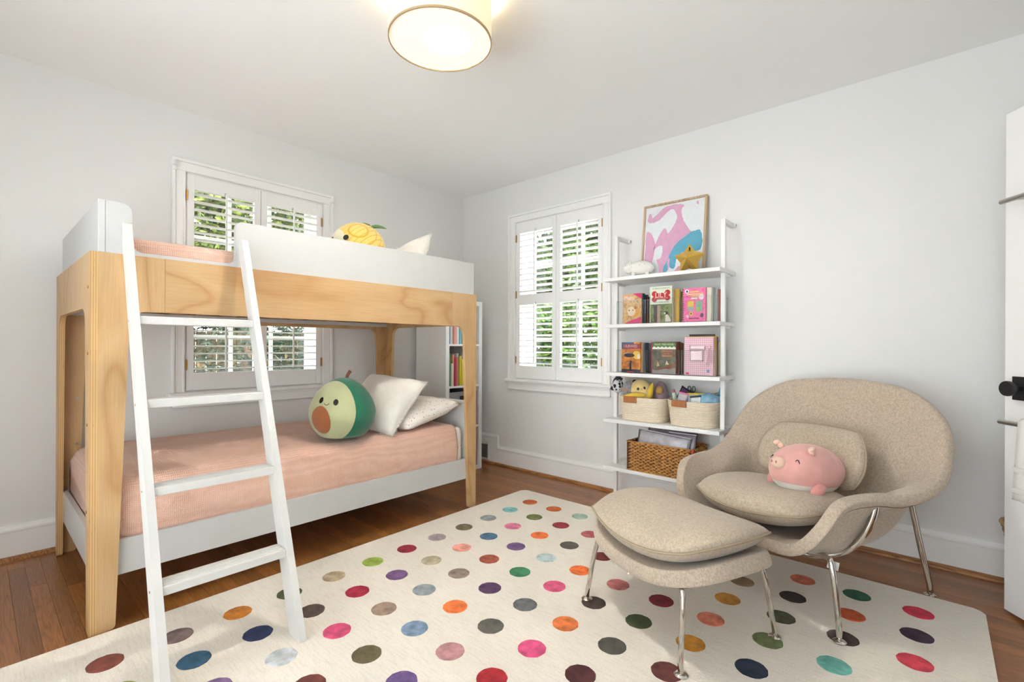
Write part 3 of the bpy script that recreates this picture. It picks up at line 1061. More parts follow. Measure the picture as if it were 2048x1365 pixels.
def leaf_shape(a, b, w, up, n=8):
    a, b = Vector(a), Vector(b)
    ax = b - a; side = ax.cross(Vector(up)).normalized(); nr = side.cross(ax).normalized()
    bm = bm_new()
    rows = []
    for i in range(n + 1):
        t = i / n
        hw = w * math.sin(PI * min(1, t * .92 + .06)) ** .8
        c = a + ax * t + nr * .012 * math.sin(PI * t)
        th = .008 * math.sin(PI * min(1, t * .95 + .03)) + .0006
        rows.append([c - side * hw, c + nr * th, c + side * hw, c - nr * th])
    vv = add_grid(bm, rows, close_u=True)
    bm.faces.new(vv[0]); bm.faces.new(vv[-1])
    return bm
mesh_obj('leaf', leaf_shape((.845, -1.565, 1.815), (.935, -1.500, 1.806), .024, (0, .3, 1)), LEAF, ye, smooth=True)
mesh_obj('leaf', leaf_shape((.80, -1.60, 1.835), (.75, -1.50, 1.845), .024, (0, 0, 1)), LEAF, ye, smooth=True)

# ------------------------------------------------------------------ tall cube bookcase in the corner
KX0, KX1, KY0, KY1, KZ = .060, .457, -.610, -.190, 1.475
bc = thing('cube_bookcase', 'tall narrow white cube bookcase standing in the corner behind the bunk bed', 'bookcase', ((KX0 + KX1) / 2, (KY0 + KY1) / 2, 0))
to = .038
mesh_obj('side_panel', box(KX0, KY0, 0, KX1, KY0 + to, KZ, .001), TRIM, bc)
mesh_obj('side_panel', box(KX0, KY1 - to, 0, KX1, KY1, KZ, .001), TRIM, bc)
mesh_obj('top_panel', box(KX0, KY0 + to, KZ - to, KX1, KY1 - to, KZ, .001), TRIM, bc)
mesh_obj('bottom_panel', box(KX0, KY0 + to, 0, KX1, KY1 - to, to, .001), TRIM, bc)
mesh_obj('back_panel', box(KX0, KY0 + to, to, KX0 + .006, KY1 - to, KZ - to), TRIM, bc)
cell = (KZ - 2 * to - 3 * .016) / 4
shelf_z = []
for i in range(3):
    z = to + cell * (i + 1) + .016 * i
    shelf_z.append(z + .016)
    mesh_obj('shelf', box(KX0 + .006, KY0 + to, z, KX1 - .001, KY1 - to, z + .016), TRIM, bc)

PAGES = plain('page_block', '#e8dfca', .9)
def make_book(w, h, t, cover, origin, rz=0.0, lean=0.0, spine=None, label='', group=None, pages=True):
    """local: spine on x=0 facing -x, covers along y (thickness t), stands on z=0; width w along x"""
    root = thing('book', label, 'book', origin, rz, group, local=True)
    cm = cover
    bm = bm_new()
    add_box(bm, 0, 0, 0, w, .0015, h)
    add_box(bm, 0, t - .0015, 0, w, t, h)
    add_box(bm, -.001, 0, 0, .0015, t, h)
    if lean:
        root.rotation_euler = (math.radians(lean), 0, rz)
    mesh_obj('cover', bm, cm, root)
    mesh_obj('page_block', box(.0015, .0015, .003, w - .004, t - .0015, h - .003), PAGES, root)
    return root
def solid(hexc, rough=.55):
    return plain('print_' + hexc.strip('#'), hexc, rough)

rg = random.Random(5)
top_cols = ['#1f5f9a', '#e9e4da', '#e8a39a', '#d8e4e6', '#7fb7c4', '#2f8f86', '#3f9f8f', '#a8c8c8', '#e8e4dc', '#2a2a2e', '#c8d0d4', '#4a6a8a']
mid_cols = ['#4f8f5a', '#d8d0c4', '#e6a08a', '#c84a5a', '#b8b0a8', '#d8c22a', '#e2cf3a', '#e8e2d6', '#b8a020', '#d0b43a', '#7a5a8a', '#c8506a', '#dcd6cc', '#3a3a44']
words = {'#1f5f9a': 'deep blue', '#e9e4da': 'off-white', '#e8a39a': 'salmon pink', '#d8e4e6': 'ice white', '#7fb7c4': 'sky blue', '#2f8f86': 'dark teal', '#3f9f8f': 'sea green', '#a8c8c8': 'pale aqua', '#e8e4dc': 'cream', '#2a2a2e': 'black', '#c8d0d4': 'light grey', '#4a6a8a': 'slate blue',
         '#4f8f5a': 'leaf green', '#d8d0c4': 'ivory', '#e6a08a': 'peach', '#c84a5a': 'rose red', '#b8b0a8': 'grey', '#d8c22a': 'mustard yellow', '#e2cf3a': 'lemon yellow', '#e8e2d6': 'cream white', '#b8a020': 'olive yellow', '#d0b43a': 'ochre', '#7a5a8a': 'violet', '#c8506a': 'raspberry', '#dcd6cc': 'pale stone', '#3a3a44': 'charcoal'}
for (zs, cols, where, hmin, hmax) in ((shelf_z[2], top_cols, 'top', .20, .27), (shelf_z[1], mid_cols, 'second', .19, .29)):
    y = KY0 + to + .004
    for i, c in enumerate(cols):
        t = rg.uniform(.014, .030)
        if y + t > KY1 - to - .004:
            break
        h, w = rg.uniform(hmin, hmax), rg.uniform(.16, .22)
        # spine faces +x
        bk = make_book(w, h, t, solid(c), (KX1 - .006 - rg.uniform(0, .02), y + t, zs), PI, 0, None,
                       'slim %s book upright in the %s cube of the corner bookcase' % (words[c], where), 'books in the corner bookcase')
        y += t + rg.uniform(.0005, .003)
# grey storage bins in the lower cubes
GREYFAB = plain('grey_fabric', '#8d9096', .95, var=.12, vscale=120, bstr=.2, bscale=400)
for zs, lab in ((shelf_z[0], 'grey fabric storage bin with black grip in the third cube of the bookcase'), (to, 'grey fabric storage bin in the bottom cube of the corner bookcase')):
    bn = thing('storage_bin', lab, 'bin', (.28, -.40, zs), group='grey bins in the corner bookcase')
    y0, y1 = KY0 + to + .006, KY1 - to - .006
    bm = bm_new()
    z1 = zs + .30
    add_box(bm, KX1 - .020, y0, zs + .001, KX1 - .015, y1, z1, .001); add_box(bm, KX0 + .02, y0, zs + .001, KX0 + .025, y1, z1)
    add_box(bm, KX0 + .025, y0, zs + .001, KX1 - .020, y0 + .005, z1); add_box(bm, KX0 + .025, y1 - .005, zs + .001, KX1 - .020, y1, z1); add_box(bm, KX0 + .025, y0, zs + .001, KX1 - .020, y1, zs + .006)
    mesh_obj('body', bm, GREYFAB, bn)
    ym = (y0 + y1) / 2
    mesh_obj('grip', box(KX1 - .0155, ym - .045, z1 - .065, KX1 - .012, ym + .045, z1 - .035, .002), BLACK, bn)

# ------------------------------------------------------------------ rug with dots
RUGX0, RUGX1, RUGY0, RUGY1, RUGT = 1.172, 3.632, -3.50, -0.452, 0.012
def rug_mat():
    mt, nt, b = new_mat('cream_wool')
    co = coords(nt, (1, 1, 1))
    n1 = nd(nt, 'ShaderNodeTexNoise'); n1.inputs['Scale'].default_value = 160; n1.inputs['Detail'].default_value = 3
    co2 = coords(nt, (14, 130, 1), rot=(0, 0, 0))
    n2 = nd(nt, 'ShaderNodeTexNoise'); n2.inputs['Scale'].default_value = 1.0; n2.inputs['Detail'].default_value = 4
    nt.links.new(co, n1.inputs['Vector']); nt.links.new(co2, n2.inputs['Vector'])
    c1 = ramp(nt, n2.outputs[0], [(.30, H('#d5cabb')), (.48, H('#e6ded2')), (.75, H('#ece6dc'))])
    c2 = ramp(nt, n1.outputs[0], [(.3, H('#d6ccbe')), (.7, H('#efe9e0'))])
    nt.links.new(mixrgb(nt, .45, c1, c2), b.inputs['Base Color'])
    b.inputs['Roughness'].default_value = .95; b.inputs['Sheen Weight'].default_value = .2
    bump(nt, b, n1.outputs[0], .35, .003)
    return mt
rug = thing('area_rug', 'large cream wool rug with rows of coloured dots on the oak floor', 'rug', ((RUGX0 + RUGX1) / 2, (RUGY0 + RUGY1) / 2, 0))
r_ = .035
outl = arc(RUGX1 - r_, RUGY1 - r_, r_, 0, 90, 5) + arc(RUGX0 + r_, RUGY1 - r_, r_, 90, 180, 5) + arc(RUGX0 + r_, RUGY0 + r_, r_, 180, 270, 5) + arc(RUGX1 - r_, RUGY0 + r_, r_, 270, 360, 5)
bm = add_prism(bm_new(), outl, lambda a, b, d: Vector((a, b, d)), 0.0006, RUGT)
bmesh.ops.bevel(bm, geom=[e for e in bm.edges if all(v.co.z > .01 for v in e.verts)], offset=.005, segments=2, affect='EDGES')
mesh_obj('pile', bm, rug_mat(), rug, smooth=40)
DOTC = {}
def dc(s):
    for it in s.split():
        ij, c = it.split(':'); i, j = ij.split(','); DOTC[(int(i), int(j))] = '#' + c
dc('0,0:c4581c 0,1:7bbcbc 1,0:d2682a 0,2:8d9294 1,1:6a6f3a 2,0:9cb5a5 0,3:6c6546 1,2:de7898 2,1:8a0f20 0,4:a5959a 1,3:3c6684 2,2:e36c28 3,1:b2585a 0,5:920a2a 1,4:e89c8c 2,3:6a4a78 3,2:48413c')
dc('0,6:90a53c 1,5:b4a88c 2,4:9e4a34 3,3:b4c6c4 4,2:6c1a1e 0,7:b29d7e 1,6:6c4a7a 2,5:8c7b6e 3,4:2e7850 4,3:e46c28 0,8:3e4a22 1,7:9c0c30 2,6:879094 3,5:4c2a54 4,4:d4547c 0,9:c4781e 1,8:4c3930 2,7:998272 3,6:e67430 4,5:64666a 5,4:3c2e2a')
dc('0,10:786460 1,9:1c2c58 2,8:d04a74 3,7:7a90aa 4,6:5a564e 5,5:dc7638 1,10:2c5a78 2,9:c6cacd 3,8:5c5236 4,7:b68488 5,6:d44e7e 6,5:48443e 2,10:785c86 3,9:6a2e26 4,8:684e84 5,7:a0101e 6,6:4c1c1c')
dc('0,11:7a3a2c 5,3:b26864 6,3:7a0e20 6,4:44502e 7,3:e4866e 7,4:c68828 7,5:582420 7,2:c48832 7,1:90775a 7,0:582818 8,0:d8785c 8,1:2c1e18 9,0:1c5a40 9,1:cc5a26 8,2:444832 8,3:707c4c 9,2:32221c 8,4:14233c 9,3:6cb4a6 10,0:c82c4a 10,1:3a2038 10,2:cc3a4c')
pal = ['c4581c', '7bbcbc', '6a6f3a', '8a0f20', '3c6684', 'b2585a', '6a4a78', '90a53c', '9e4a34', '2e7850', 'd4547c', '4c3930', '998272', '14233c', 'c68828']
rg = random.Random(3)
DOTM = None
for i in range(11):
    for j in range(14):
        c = DOTC.get((i, j), '#' + rg.choice(pal))
        nm = 'dot_wool_' + c.strip('#')
        if nm not in MATS:
            mt, nt, b = new_mat(nm)
            co = coords(nt)
            n1 = nd(nt, 'ShaderNodeTexNoise'); n1.inputs['Scale'].default_value = 28; n1.inputs['Detail'].default_value = 5
            nt.links.new(co, n1.inputs['Vector'])
            cc = H(c)
            nt.links.new(ramp(nt, n1.outputs[0], [(.32, tuple(x * .68 for x in cc[:3]) + (1,)), (.68, tuple(min(1, x * 1.25 + .01) for x in cc[:3]) + (1,))]), b.inputs['Base Color'])
            b.inputs['Roughness'].default_value = .9; b.inputs['Sheen Weight'].default_value = .04
            bump(nt, b, n1.outputs[0], .3, .003)
            MATS[nm] = mt
        bm = bm_new()
        rr = .0505
        rows = []
        for rad, z in ((1.0, RUGT - .002), (1.0, RUGT + .0008), (.93, RUGT + .0016)):
            rows.append([Vector((rad * rr * math.cos(2 * PI * q / 24) * (1 + .02 * math.sin(3 * q + i)), rad * rr * math.sin(2 * PI * q / 24) * (1 + .02 * math.cos(2 * q + j)), z)) for q in range(24)])
        vv = add_grid(bm, rows, close_u=True)
        bm.faces.new(vv[-1])
        xf(bm, T(1.3935 + .2035 * i, -.652 - .2042 * j, 0))
        mesh_obj('dot', bm, MATS[nm], rug)

# ------------------------------------------------------------------ wall-mounted shelf unit
SX0, SX1, SYF = 1.752, 2.530, -.292
su = thing('shelf_unit', 'white wall-mounted ladder shelf unit with five shelves beside the right window', 'shelf', (2.14, -.15, 0))
SZ = [1.557, 1.237, .907, .587, .262]
for z in SZ:
    mesh_obj('shelf', box(SX0, SYF, z - .024, SX1, -.003, z, .002), POWD, su)
for x in (1.787, 2.512):
    p = mesh_obj('post', box(x - .0125, -.188, 0.001, x + .0125, -.163, 1.862, .001), POWD, su)
    a = mesh_obj('wall_arm', box(x - .0125, -.163, 1.837, x + .0125, -.0005, 1.862, .001), POWD, su)
    mesh_obj('arm_plate', box(x + .0125, -.030, 1.838, x + .024, -.0005, 1.861, .003), POWD, a)
    mesh_obj('screw', add_lathe(bm_new(), [(0, 0), (.004, 0), (.004, .002), (0, .002)], 10, T(x + .024, -.016, 1.850) @ R(90, 'Y')), plain('screw_grey', '#6a6a6c', .4, .8), a)
    for z in SZ:
        mesh_obj('shelf_bracket', box(x - .006, -.163, z - .040, x + .006, -.06, z - .024), POWD, su)

# framed abstract print leaning on the wall
AW, AHt = .440, .520
art = thing('framed_print', 'pale oak framed abstract print in pink, white and blue on the top shelf', 'picture', (1.925, -.098, SZ[0] + .0042), 0, None, local=True)
art.rotation_euler = (math.radians(-6.5), 0, 0)
fr = .014
for (x0, z0, x1, z1) in ((0, 0, AW, fr), (0, AHt - fr, AW, AHt), (0, fr, fr, AHt - fr), (AW - fr, fr, AW, AHt - fr)):
    mesh_obj('frame', box(x0, 0, z0, x1, .032, z1, .001), PALEOAK, art)
mesh_obj('backing', box(fr, .024, fr, AW - fr, .030, AHt - fr), plain('board_grey', '#8a8780', .8), art)
pw, ph = AW - 2 * fr, AHt - 2 * fr
canvas = mesh_obj('print', box(fr, .010, fr, AW - fr, .024, AHt - fr), plain('paint_white', '#dfe3e6', .7, var=.03, vscale=30), art)
PINK = plain('paint_pink', '#d4a3c0', .7, var=.05, vscale=25)
BLUE = plain('paint_blue', '#5fa6bf', .7, var=.05, vscale=25)
def daub(pts, mat, lay, name, jag=.004, seed=1):
    """paint area: outline in picture fractions, ragged edge, thin raised paint"""
    rg2 = random.Random(seed)
    P = smooth_path([(fr + a * pw, 0, fr + b * ph) for a, b in pts], 6, True)
    P = [(p.x + rg2.uniform(-jag, jag) * .5, p.z + rg2.uniform(-jag, jag) * .5) for p in P]
    bm = add_prism(bm_new(), P, lambda a, b, d: Vector((a, d, b)), .0105, .0096 - .0006 * lay)
    mesh_obj(name, bm, mat, canvas)
daub([(.06, .90), (.04, .80), (.12, .77), (.24, .79), (.33, .85), (.44, .92), (.50, .90), (.55, .80), (.52, .70), (.42, .58), (.36, .66), (.28, .60), (.20, .45), (.17, .36), (.26, .42), (.33, .40), (.31, .25), (.24, .22), (.28, .12), (.30, .03), (.44, .06), (.48, .18), (.56, .34), (.74, .44), (.84, .50), (.74, .62), (.66, .74), (.62, .88), (.66, .95), (.50, .98), (.32, .96), (.20, .88), (.12, .84), (.10, .90)], PINK, 1, 'pink_paint', seed=2)
daub([(.03, .62), (.02, .40), (.02, .10), (.06, .03), (.10, .06), (.14, .03), (.16, .20), (.19, .36), (.20, .44), (.14, .58), (.08, .64)], PINK, 1, 'pink_paint', seed=3)
daub([(.40, .02), (.44, .08), (.42, .18), (.46, .22), (.47, .10), (.55, .08), (.58, .20), (.66, .28), (.80, .28), (.96, .30), (.98, .44), (.94, .56), (.86, .56), (.80, .55), (.66, .48), (.54, .40), (.46, .28), (.43, .20), (.37, .12), (.36, .02)], BLUE, 2, 'blue_paint', seed=4)
daub([(.62, .10), (.66, .07), (.64, .02), (.56, -.0), (.52, .0), (.58, .06)], plain('paint_salmon', '#e2a8b0', .7), 1, 'salmon_paint', jag=.002)
daub([(.86, .96), (.89, .97), (.90, .92), (.87, .93)], PINK, 1, 'pink_paint', jag=.001)

# white speckled pig bank
PW = dotted('speckled_ceramic', '#e6e3dd', ('#b9a98e', '#c7bda8', '#a8a49a'), 60, .20)
pb = thing('pig_bank', 'white speckled ceramic pig bank on the top shelf', 'piggy bank', (1.96, -.185, SZ[0]))
pbd = Vector((-.93, -.36, 0))
PM = Matrix.Rotation(math.atan2(pbd.y, pbd.x), 4, 'Z')
PC = Vector((1.975, -.185, SZ[0] + .062))
mesh_obj('body', ellipsoid(PC, .090, .052, .050, 28, 18, PM), PW, pb, smooth=True)
mesh_obj('head', ellipsoid(PC + PM.to_3x3() @ Vector((.070, 0, .0)), .042, .040, .040, 22, 14, PM), PW, pb, smooth=True)
sn = PC + PM.to_3x3() @ Vector((.106, 0, -.004))
mesh_obj('snout', add_lathe(bm_new(), [(0, -.012), (.017, -.012), (.019, .0), (.017, .008), (0, .009)], 18, T(*sn) @ PM @ R(90, 'Y')), PW, pb, smooth=40)
for s in (-1, 1):
    e = PC + PM.to_3x3() @ Vector((.068, .022 * s, .034))
    mesh_obj('ear', ellipsoid(e, .008, .011, .017, 12, 8, PM @ R(-20 * s, 'X')), PW, pb, smooth=True)
    mesh_obj('eye', ellipsoid(PC + PM.to_3x3() @ Vector((.098, .023 * s, .014)), .004, .004, .004, 8, 6), EYE, pb, smooth=True)
    for q in (-1, 1):
        f = PC + PM.to_3x3() @ Vector((.045 * q, .026 * s, -.045))
        mesh_obj('foot', add_lathe(bm_new(), [(0, -.017), (.013, -.017), (.015, .012), (0, .012)], 14, T(*f)), PW, pb, smooth=40)

# gold faceted star
GOLD = plain('gold_leaf', '#f0c765', .28, 1.0)
bm = bm_new()
oc, ic = [], []
for i in range(5):
    a = PI / 2 + i * 2 * PI / 5
    oc.append(bm.verts.new((.096 * math.cos(a), 0, .096 * math.sin(a))))
    a += PI / 5
    ic.append(bm.verts.new((.058 * math.cos(a), 0, .058 * math.sin(a))))
f_, b_ = bm.verts.new((0, -.058, 0)), bm.verts.new((0, .058, 0))
for i in range(5):
    for (p, q) in ((oc[i], ic[i]), (ic[i], oc[(i + 1) % 5])):
        bm.faces.new((p, q, f_)); bm.faces.new((q, p, b_))
st = thing('gold_star', 'shiny gold faceted star standing before the framed print', 'ornament', (2.318, -.215, SZ[0]))
mesh_obj('body', xf(bm, T(2.318, -.215, SZ[0] + .0782) @ R(8, 'Z')), GOLD, st)
mesh_obj('slot', xf(box(-.004, -.008, -.001, .004, .020, .001), T(2.330, -.240, SZ[0] + .140) @ R(8, 'Z') @ R(-58, 'X') @ R(20, 'Y')), EYE, st)

# ------------------------------------------------------------------ clear bins and their books
def clear_bin(x0, x1, z, h, label):
    y0, y1 = -.268, -.030
    root = thing('acrylic_bin', label, 'bin', ((x0 + x1) / 2, -.15, z), group='clear book bins')
    t = .003
    zz = z + .0006
    for (a, b, c, d) in ((x0, y0, x1, y0 + t), (x0, y1 - t, x1, y1), (x0, y0 + t, x0 + t, y1 - t), (x1 - t, y0 + t, x1, y1 - t)):
        mesh_obj('wall', box(a, b, zz, c, d, zz + h), ACRYL, root)
    mesh_obj('base', box(x0 + t, y0 + t, zz, x1 - t, y1 - t, zz + t), ACRYL, root)
    bm = bm_new()
    for (a, b, c, d) in ((x0, y0, x1, y0 + t), (x0, y1 - t, x1, y1), (x0, y0 + t, x0 + t, y1 - t), (x1 - t, y0 + t, x1, y1 - t)):
        add_box(bm, a, b, zz + h, c, d, zz + h + .0012)
    for a in (x0, x1 - t):
        add_box(bm, a, y0 - .0008, zz, a + t, y0, zz + h)
    mesh_obj('rim', bm, ACRED, root)
    return root
B1 = [(1.838, 2.052), (2.062, 2.280), (2.290, 2.496)]
for (x0, x1), nm in zip(B1, ('left', 'middle', 'right')):
    clear_bin(x0, x1, SZ[1], .155, 'clear acrylic bin, %s of the three on the second shelf' % nm)
for (x0, x1), nm in zip(B1, ('left', 'middle', 'right')):
    clear_bin(x0, x1, SZ[2], .155, 'clear acrylic bin, %s of the three on the third shelf' % nm)

def flatpoly(root, name, pts, mat, lay):
    """flat print on a front cover: pts in (x,z) metres, lay = printing layer"""
    bm = bm_new()
    bm.faces.new([bm.verts.new((a, -.0002 - .00022 * lay, b)) for a, b in pts])
    return mesh_obj(name, bm, mat, root)
def ell(cx, cz, rx, rz, n=18):
    return [(cx + rx * math.cos(2 * PI * i / n), cz + rz * math.sin(2 * PI * i / n)) for i in range(n)]
def rect(x0, z0, x1, z1):
    return [(x0, z0), (x1, z0), (x1, z1), (x0, z1)]
def lettering(root, txt, size, x, z, mat, lay, sx=1.0, rot=0):
    M = T(x, -.0002 - .00022 * lay, z) @ R(-rot, 'Y') @ R(90, 'X') @ Matrix.Diagonal((sx, 1, 1, 1))
    return mesh_obj('lettering', text_bm(txt, size, M), mat, root)

def picture_mat(name, cols, scale):
    """loose painted picture: blotches of the cover's colours"""
    mt, nt, b = new_mat(name)
    co = coords(nt)
    n1 = nd(nt, 'ShaderNodeTexNoise'); n1.inputs['Scale'].default_value = scale; n1.inputs['Detail'].default_value = 5; n1.inputs['Distortion'].default_value = .6
    nt.links.new(co, n1.inputs['Vector'])
    k = len(cols)
    nt.links.new(ramp(nt, n1.outputs[0], [(.28 + .44 * i / (k - 1), H(c)) for i, c in enumerate(cols)]), b.inputs['Base Color'])
    b.inputs['Roughness'].default_value = .4
    return mt

YF = -.262      # front of the first book in each bin
ZB = .0042
GRP = 'books in the clear bins'
def front_book(x0, w, h, t, zsh, cover, label):
    return make_book(w, h, t, cover, (x0, YF, zsh + ZB), 0, 0, None, label, GRP)
# 1 guinea-pig cover
bk = front_book(1.885, .134, .199, .012, SZ[1], picture_mat('cover_hay', ['#8a5a36', '#c79a68', '#d8b884', '#7a7a44'], 40), 'paperback with guinea pig cover and pink corners in the left upper bin')
flatpoly(bk, 'cover_print', [(.072, .199), (.134, .199), (.134, .160), (.105, .178)], solid('#d0336e'), 1)
flatpoly(bk, 'cover_print', [(.01, .0), (.134, .0), (.134, .040), (.06, .022)], solid('#cf3a72'), 1)
flatpoly(bk, 'cover_print', [(.0, .199), (.072, .199), (.078, .170), (.0, .150)], solid('#c9a07c'), 1)
flatpoly(bk, 'cover_print', ell(.085, .078, .040, .038), solid('#d99a3c'), 2)
flatpoly(bk, 'cover_print', ell(.062, .080, .030, .032), solid('#e2cdb0'), 3)
flatpoly(bk, 'cover_print', ell(.092, .104, .012, .010), solid('#a86a34'), 4)
for e in (.046, .074):
    flatpoly(bk, 'cover_print', ell(e, .088, .004, .005, 10), solid('#1a1412'), 5)
lettering(bk, 'Magic', .034, .044, .172, solid('#f0e4da'), 3, .9, 2)
lettering(bk, 'Animal Friends', .016, .052, .152, solid('#e8dcea'), 3, .9, 2)
# 2 LILY
bk = front_book(2.078, .150, .232, .016, SZ[1], solid('#d9dfcc'), 'cream paperback with a red bone title and dog in the woods')
flatpoly(bk, 'cover_print', rect(.004, 0, .150, .118), picture_mat('cover_forest', ['#2c3424', '#55603c', '#7c8a54', '#8f7a62'], 34), 1)
flatpoly(bk, 'cover_print', rect(.028, .0, .062, .110), solid('#4a3a40'), 2)
flatpoly(bk, 'cover_print', rect(.052, .0, .072, .112), solid('#a08a76'), 3)
RED = solid('#b3202a')
for (cx, cz) in ((.032, .186), (.032, .150), (.120, .190), (.120, .156)):
    flatpoly(bk, 'cover_print', ell(cx, cz, .0185, .0180), RED, 2)
flatpoly(bk, 'cover_print', rect(.028, .148, .124, .190), RED, 3)
lettering(bk, 'LILY', .046, .076, .175, solid('#f2e8dc'), 4, .95)
lettering(bk, 'TO THE RESCUE', .0125, .076, .155, solid('#e8b8a8'), 4)
lettering(bk, 'W. BRUCE CAMERON', .012, .076, .219, solid('#6a7a72'), 3)
lettering(bk, 'THE THREE BEARS', .0125, .080, .130, solid('#4a4630'), 4)
flatpoly(bk, 'cover_print', [(.105, .004), (.142, .004), (.142, .018), (.120, .052), (.108, .050)], solid('#cfc8c0'), 4)
flatpoly(bk, 'cover_print', ell(.113, .060, .014, .011, 12), solid('#2a2626'), 5)
flatpoly(bk, 'cover_print', ell(.103, .058, .006, .005, 10), solid('#e0dad2'), 6)
# 3 pink notebook-style cover
bk = front_book(2.297, .140, .205, .014, SZ[1], picture_mat('cover_pink', ['#c83a80', '#e0609a', '#e678a8', '#d24a6a'], 60), 'bright pink cover with stickers and two little pictures in the right upper bin')
for i in range(14):
    flatpoly(bk, 'cover_print', rect(.0, .010 + i * .0142, .006, .016 + i * .0142), solid('#4a2a3c'), 1)
flatpoly(bk, 'cover_print', ell(.026, .186, .013, .013), solid('#e8e4e8'), 2); flatpoly(bk, 'cover_print', ell(.027, .186, .006, .008), solid('#3a3038'), 3)
flatpoly(bk, 'cover_print', ell(.114, .148, .016, .017), solid('#f0dce6'), 2)
flatpoly(bk, 'cover_print', rect(.030, .064, .068, .126), solid('#e0c040'), 2); flatpoly(bk, 'cover_print', rect(.032, .066, .066, .090), solid('#8fa0ac'), 3)
flatpoly(bk, 'cover_print', rect(.080, .060, .120, .124), solid('#7fa890'), 2); flatpoly(bk, 'cover_print', rect(.084, .062, .104, .086), solid('#a0b85a'), 3)
flatpoly(bk, 'cover_print', ell(.052, .048, .011, .011), solid('#e8d45a'), 2); flatpoly(bk, 'cover_print', ell(.052, .048, .006, .006), solid('#7a6a30'), 3)
flatpoly(bk, 'cover_print', ell(.030, .032, .010, .010), solid('#e8b8cc'), 2); flatpoly(bk, 'cover_print', ell(.118, .036, .010, .014), solid('#5a4a62'), 2)
flatpoly(bk, 'cover_print', rect(.052, .137, .090, .146), solid('#e6e0e0'), 2)
for (a, b_, z) in ((.044, .100, .178), (.026, .126, .163), (.050, .100, .150)):
    flatpoly(bk, 'cover_print', rect(a, z, b_, z + .008), solid('#e0c878'), 2)
flatpoly(bk, 'cover_print', rect(.04, .016, .10, .022), solid('#7a2a4a'), 2)
# 4 I SURVIVED
bk = front_book(1.876, .138, .203, .012, SZ[2], picture_mat('cover_fire', ['#3a3a4a', '#a8602a', '#d8862c', '#e8b060'], 26), 'paperback with a fiery airship cover in the left lower bin')
flatpoly(bk, 'cover_print', rect(0, .158, .090, .203), solid('#3c5a7c'), 1)
flatpoly(bk, 'cover_print', rect(.012, .160, .138, .192), solid('#8a3a4a'), 2)
lettering(bk, 'I SURVIVED', .026, .066, .176, solid('#d8c0b8'), 3, .78)
flatpoly(bk, 'cover_print', rect(.066, .142, .138, .158), solid('#d87a3a'), 2)
flatpoly(bk, 'cover_print', ell(.052, .117, .040, .015), solid('#b8b0ac'), 2); flatpoly(bk, 'cover_print', ell(.056, .115, .040, .014), solid('#2a1e24'), 3)
flatpoly(bk, 'cover_print', ell(.110, .118, .026, .030), solid('#e8c050'), 2); flatpoly(bk, 'cover_print', ell(.124, .108, .012, .018), solid('#e8dcc8'), 3)
flatpoly(bk, 'cover_print', rect(0, 0, .138, .022), solid('#2c3044'), 2)
flatpoly(bk, 'cover_print', [(.056, .012), (.074, .012), (.072, .064), (.060, .064)], solid('#2a2830'), 3); flatpoly(bk, 'cover_print', ell(.070, .072, .007, .008, 12), solid('#241c1c'), 4)
flatpoly(bk, 'cover_print', rect(.042, .003, .086, .009), solid('#c8304a'), 4)
# 5 jungle river cover
bk = front_book(2.098, .156, .203, .012, SZ[2], picture_mat('cover_river', ['#2a3228', '#4c5444', '#6a6a58', '#8a6a50'], 36), 'green jungle river paperback in the middle lower bin')
flatpoly(bk, 'cover_print', rect(.002, .162, .152, .200), solid('#4a7048'), 1)
flatpoly(bk, 'cover_print', [(.0, .158)] + [(.156 * i / 12, .168 + .008 * (i % 2)) for i in range(13)] + [(.156, .158)], solid('#d8dccc'), 2)
lettering(bk, 'MAGIC TREE HOUSE', .0165, .078, .188, solid('#e0d49a'), 3, .85)
flatpoly(bk, 'cover_print', rect(.058, .106, .138, .158), solid('#8a5a40'), 2)
lettering(bk, 'Afternoon', .019, .098, .146, solid('#c9a888'), 3, .9)
lettering(bk, 'on the', .014, .098, .131, solid('#b898a0'), 3, .9)
lettering(bk, 'Amazon', .020, .098, .116, solid('#d8b890'), 3, .9)
flatpoly(bk, 'cover_print', [(.02, .030), (.08, .046), (.150, .072), (.145, .044), (.09, .026), (.04, .020)], solid('#7c4630'), 2)
flatpoly(bk, 'cover_print', [(.0, .0), (.156, .0), (.156, .040), (.12, .030), (.09, .034), (.03, .020), (.0, .026)], solid('#8c8a86'), 3)
flatpoly(bk, 'cover_print', [(.028, .046), (.036, .080), (.050, .050)], solid('#c9a870'), 4); flatpoly(bk, 'cover_print', [(.088, .060), (.096, .086), (.112, .060)], solid('#dcc8ac'), 4)
# 6 gingham folder
def gingham():
    mt, nt, b = new_mat('pink_gingham')
    co = coords(nt)
    ck = []
    for ax in ('X', 'Z'):
        w = nd(nt, 'ShaderNodeTexWave', wave_type='BANDS', bands_direction=ax); w.inputs['Scale'].default_value = 26; nt.links.new(co, w.inputs['Vector'])
        g = nd(nt, 'ShaderNodeMath', operation='GREATER_THAN'); g.inputs[1].default_value = .5; nt.links.new(w.outputs[1], g.inputs[0]); ck.append(g.outputs[0])
    a = nd(nt, 'ShaderNodeMath', operation='ADD'); nt.links.new(ck[0], a.inputs[0]); nt.links.new(ck[1], a.inputs[1])
    d = nd(nt, 'ShaderNodeMath', operation='MULTIPLY'); d.inputs[1].default_value = .5; nt.links.new(a.outputs[0], d.inputs[0])
    nt.links.new(ramp(nt, d.outputs[0], [(0, H('#e6d8dc')), (.5, H('#dcb6c2')), (1, H('#cf94a8'))]), b.inputs['Base Color'])
    b.inputs['Roughness'].default_value = .8
    return mt
bk = front_book(2.306, .178, .232, .018, SZ[2], gingham(), 'pink gingham covered notebook tied with a ribbon in the right lower bin')
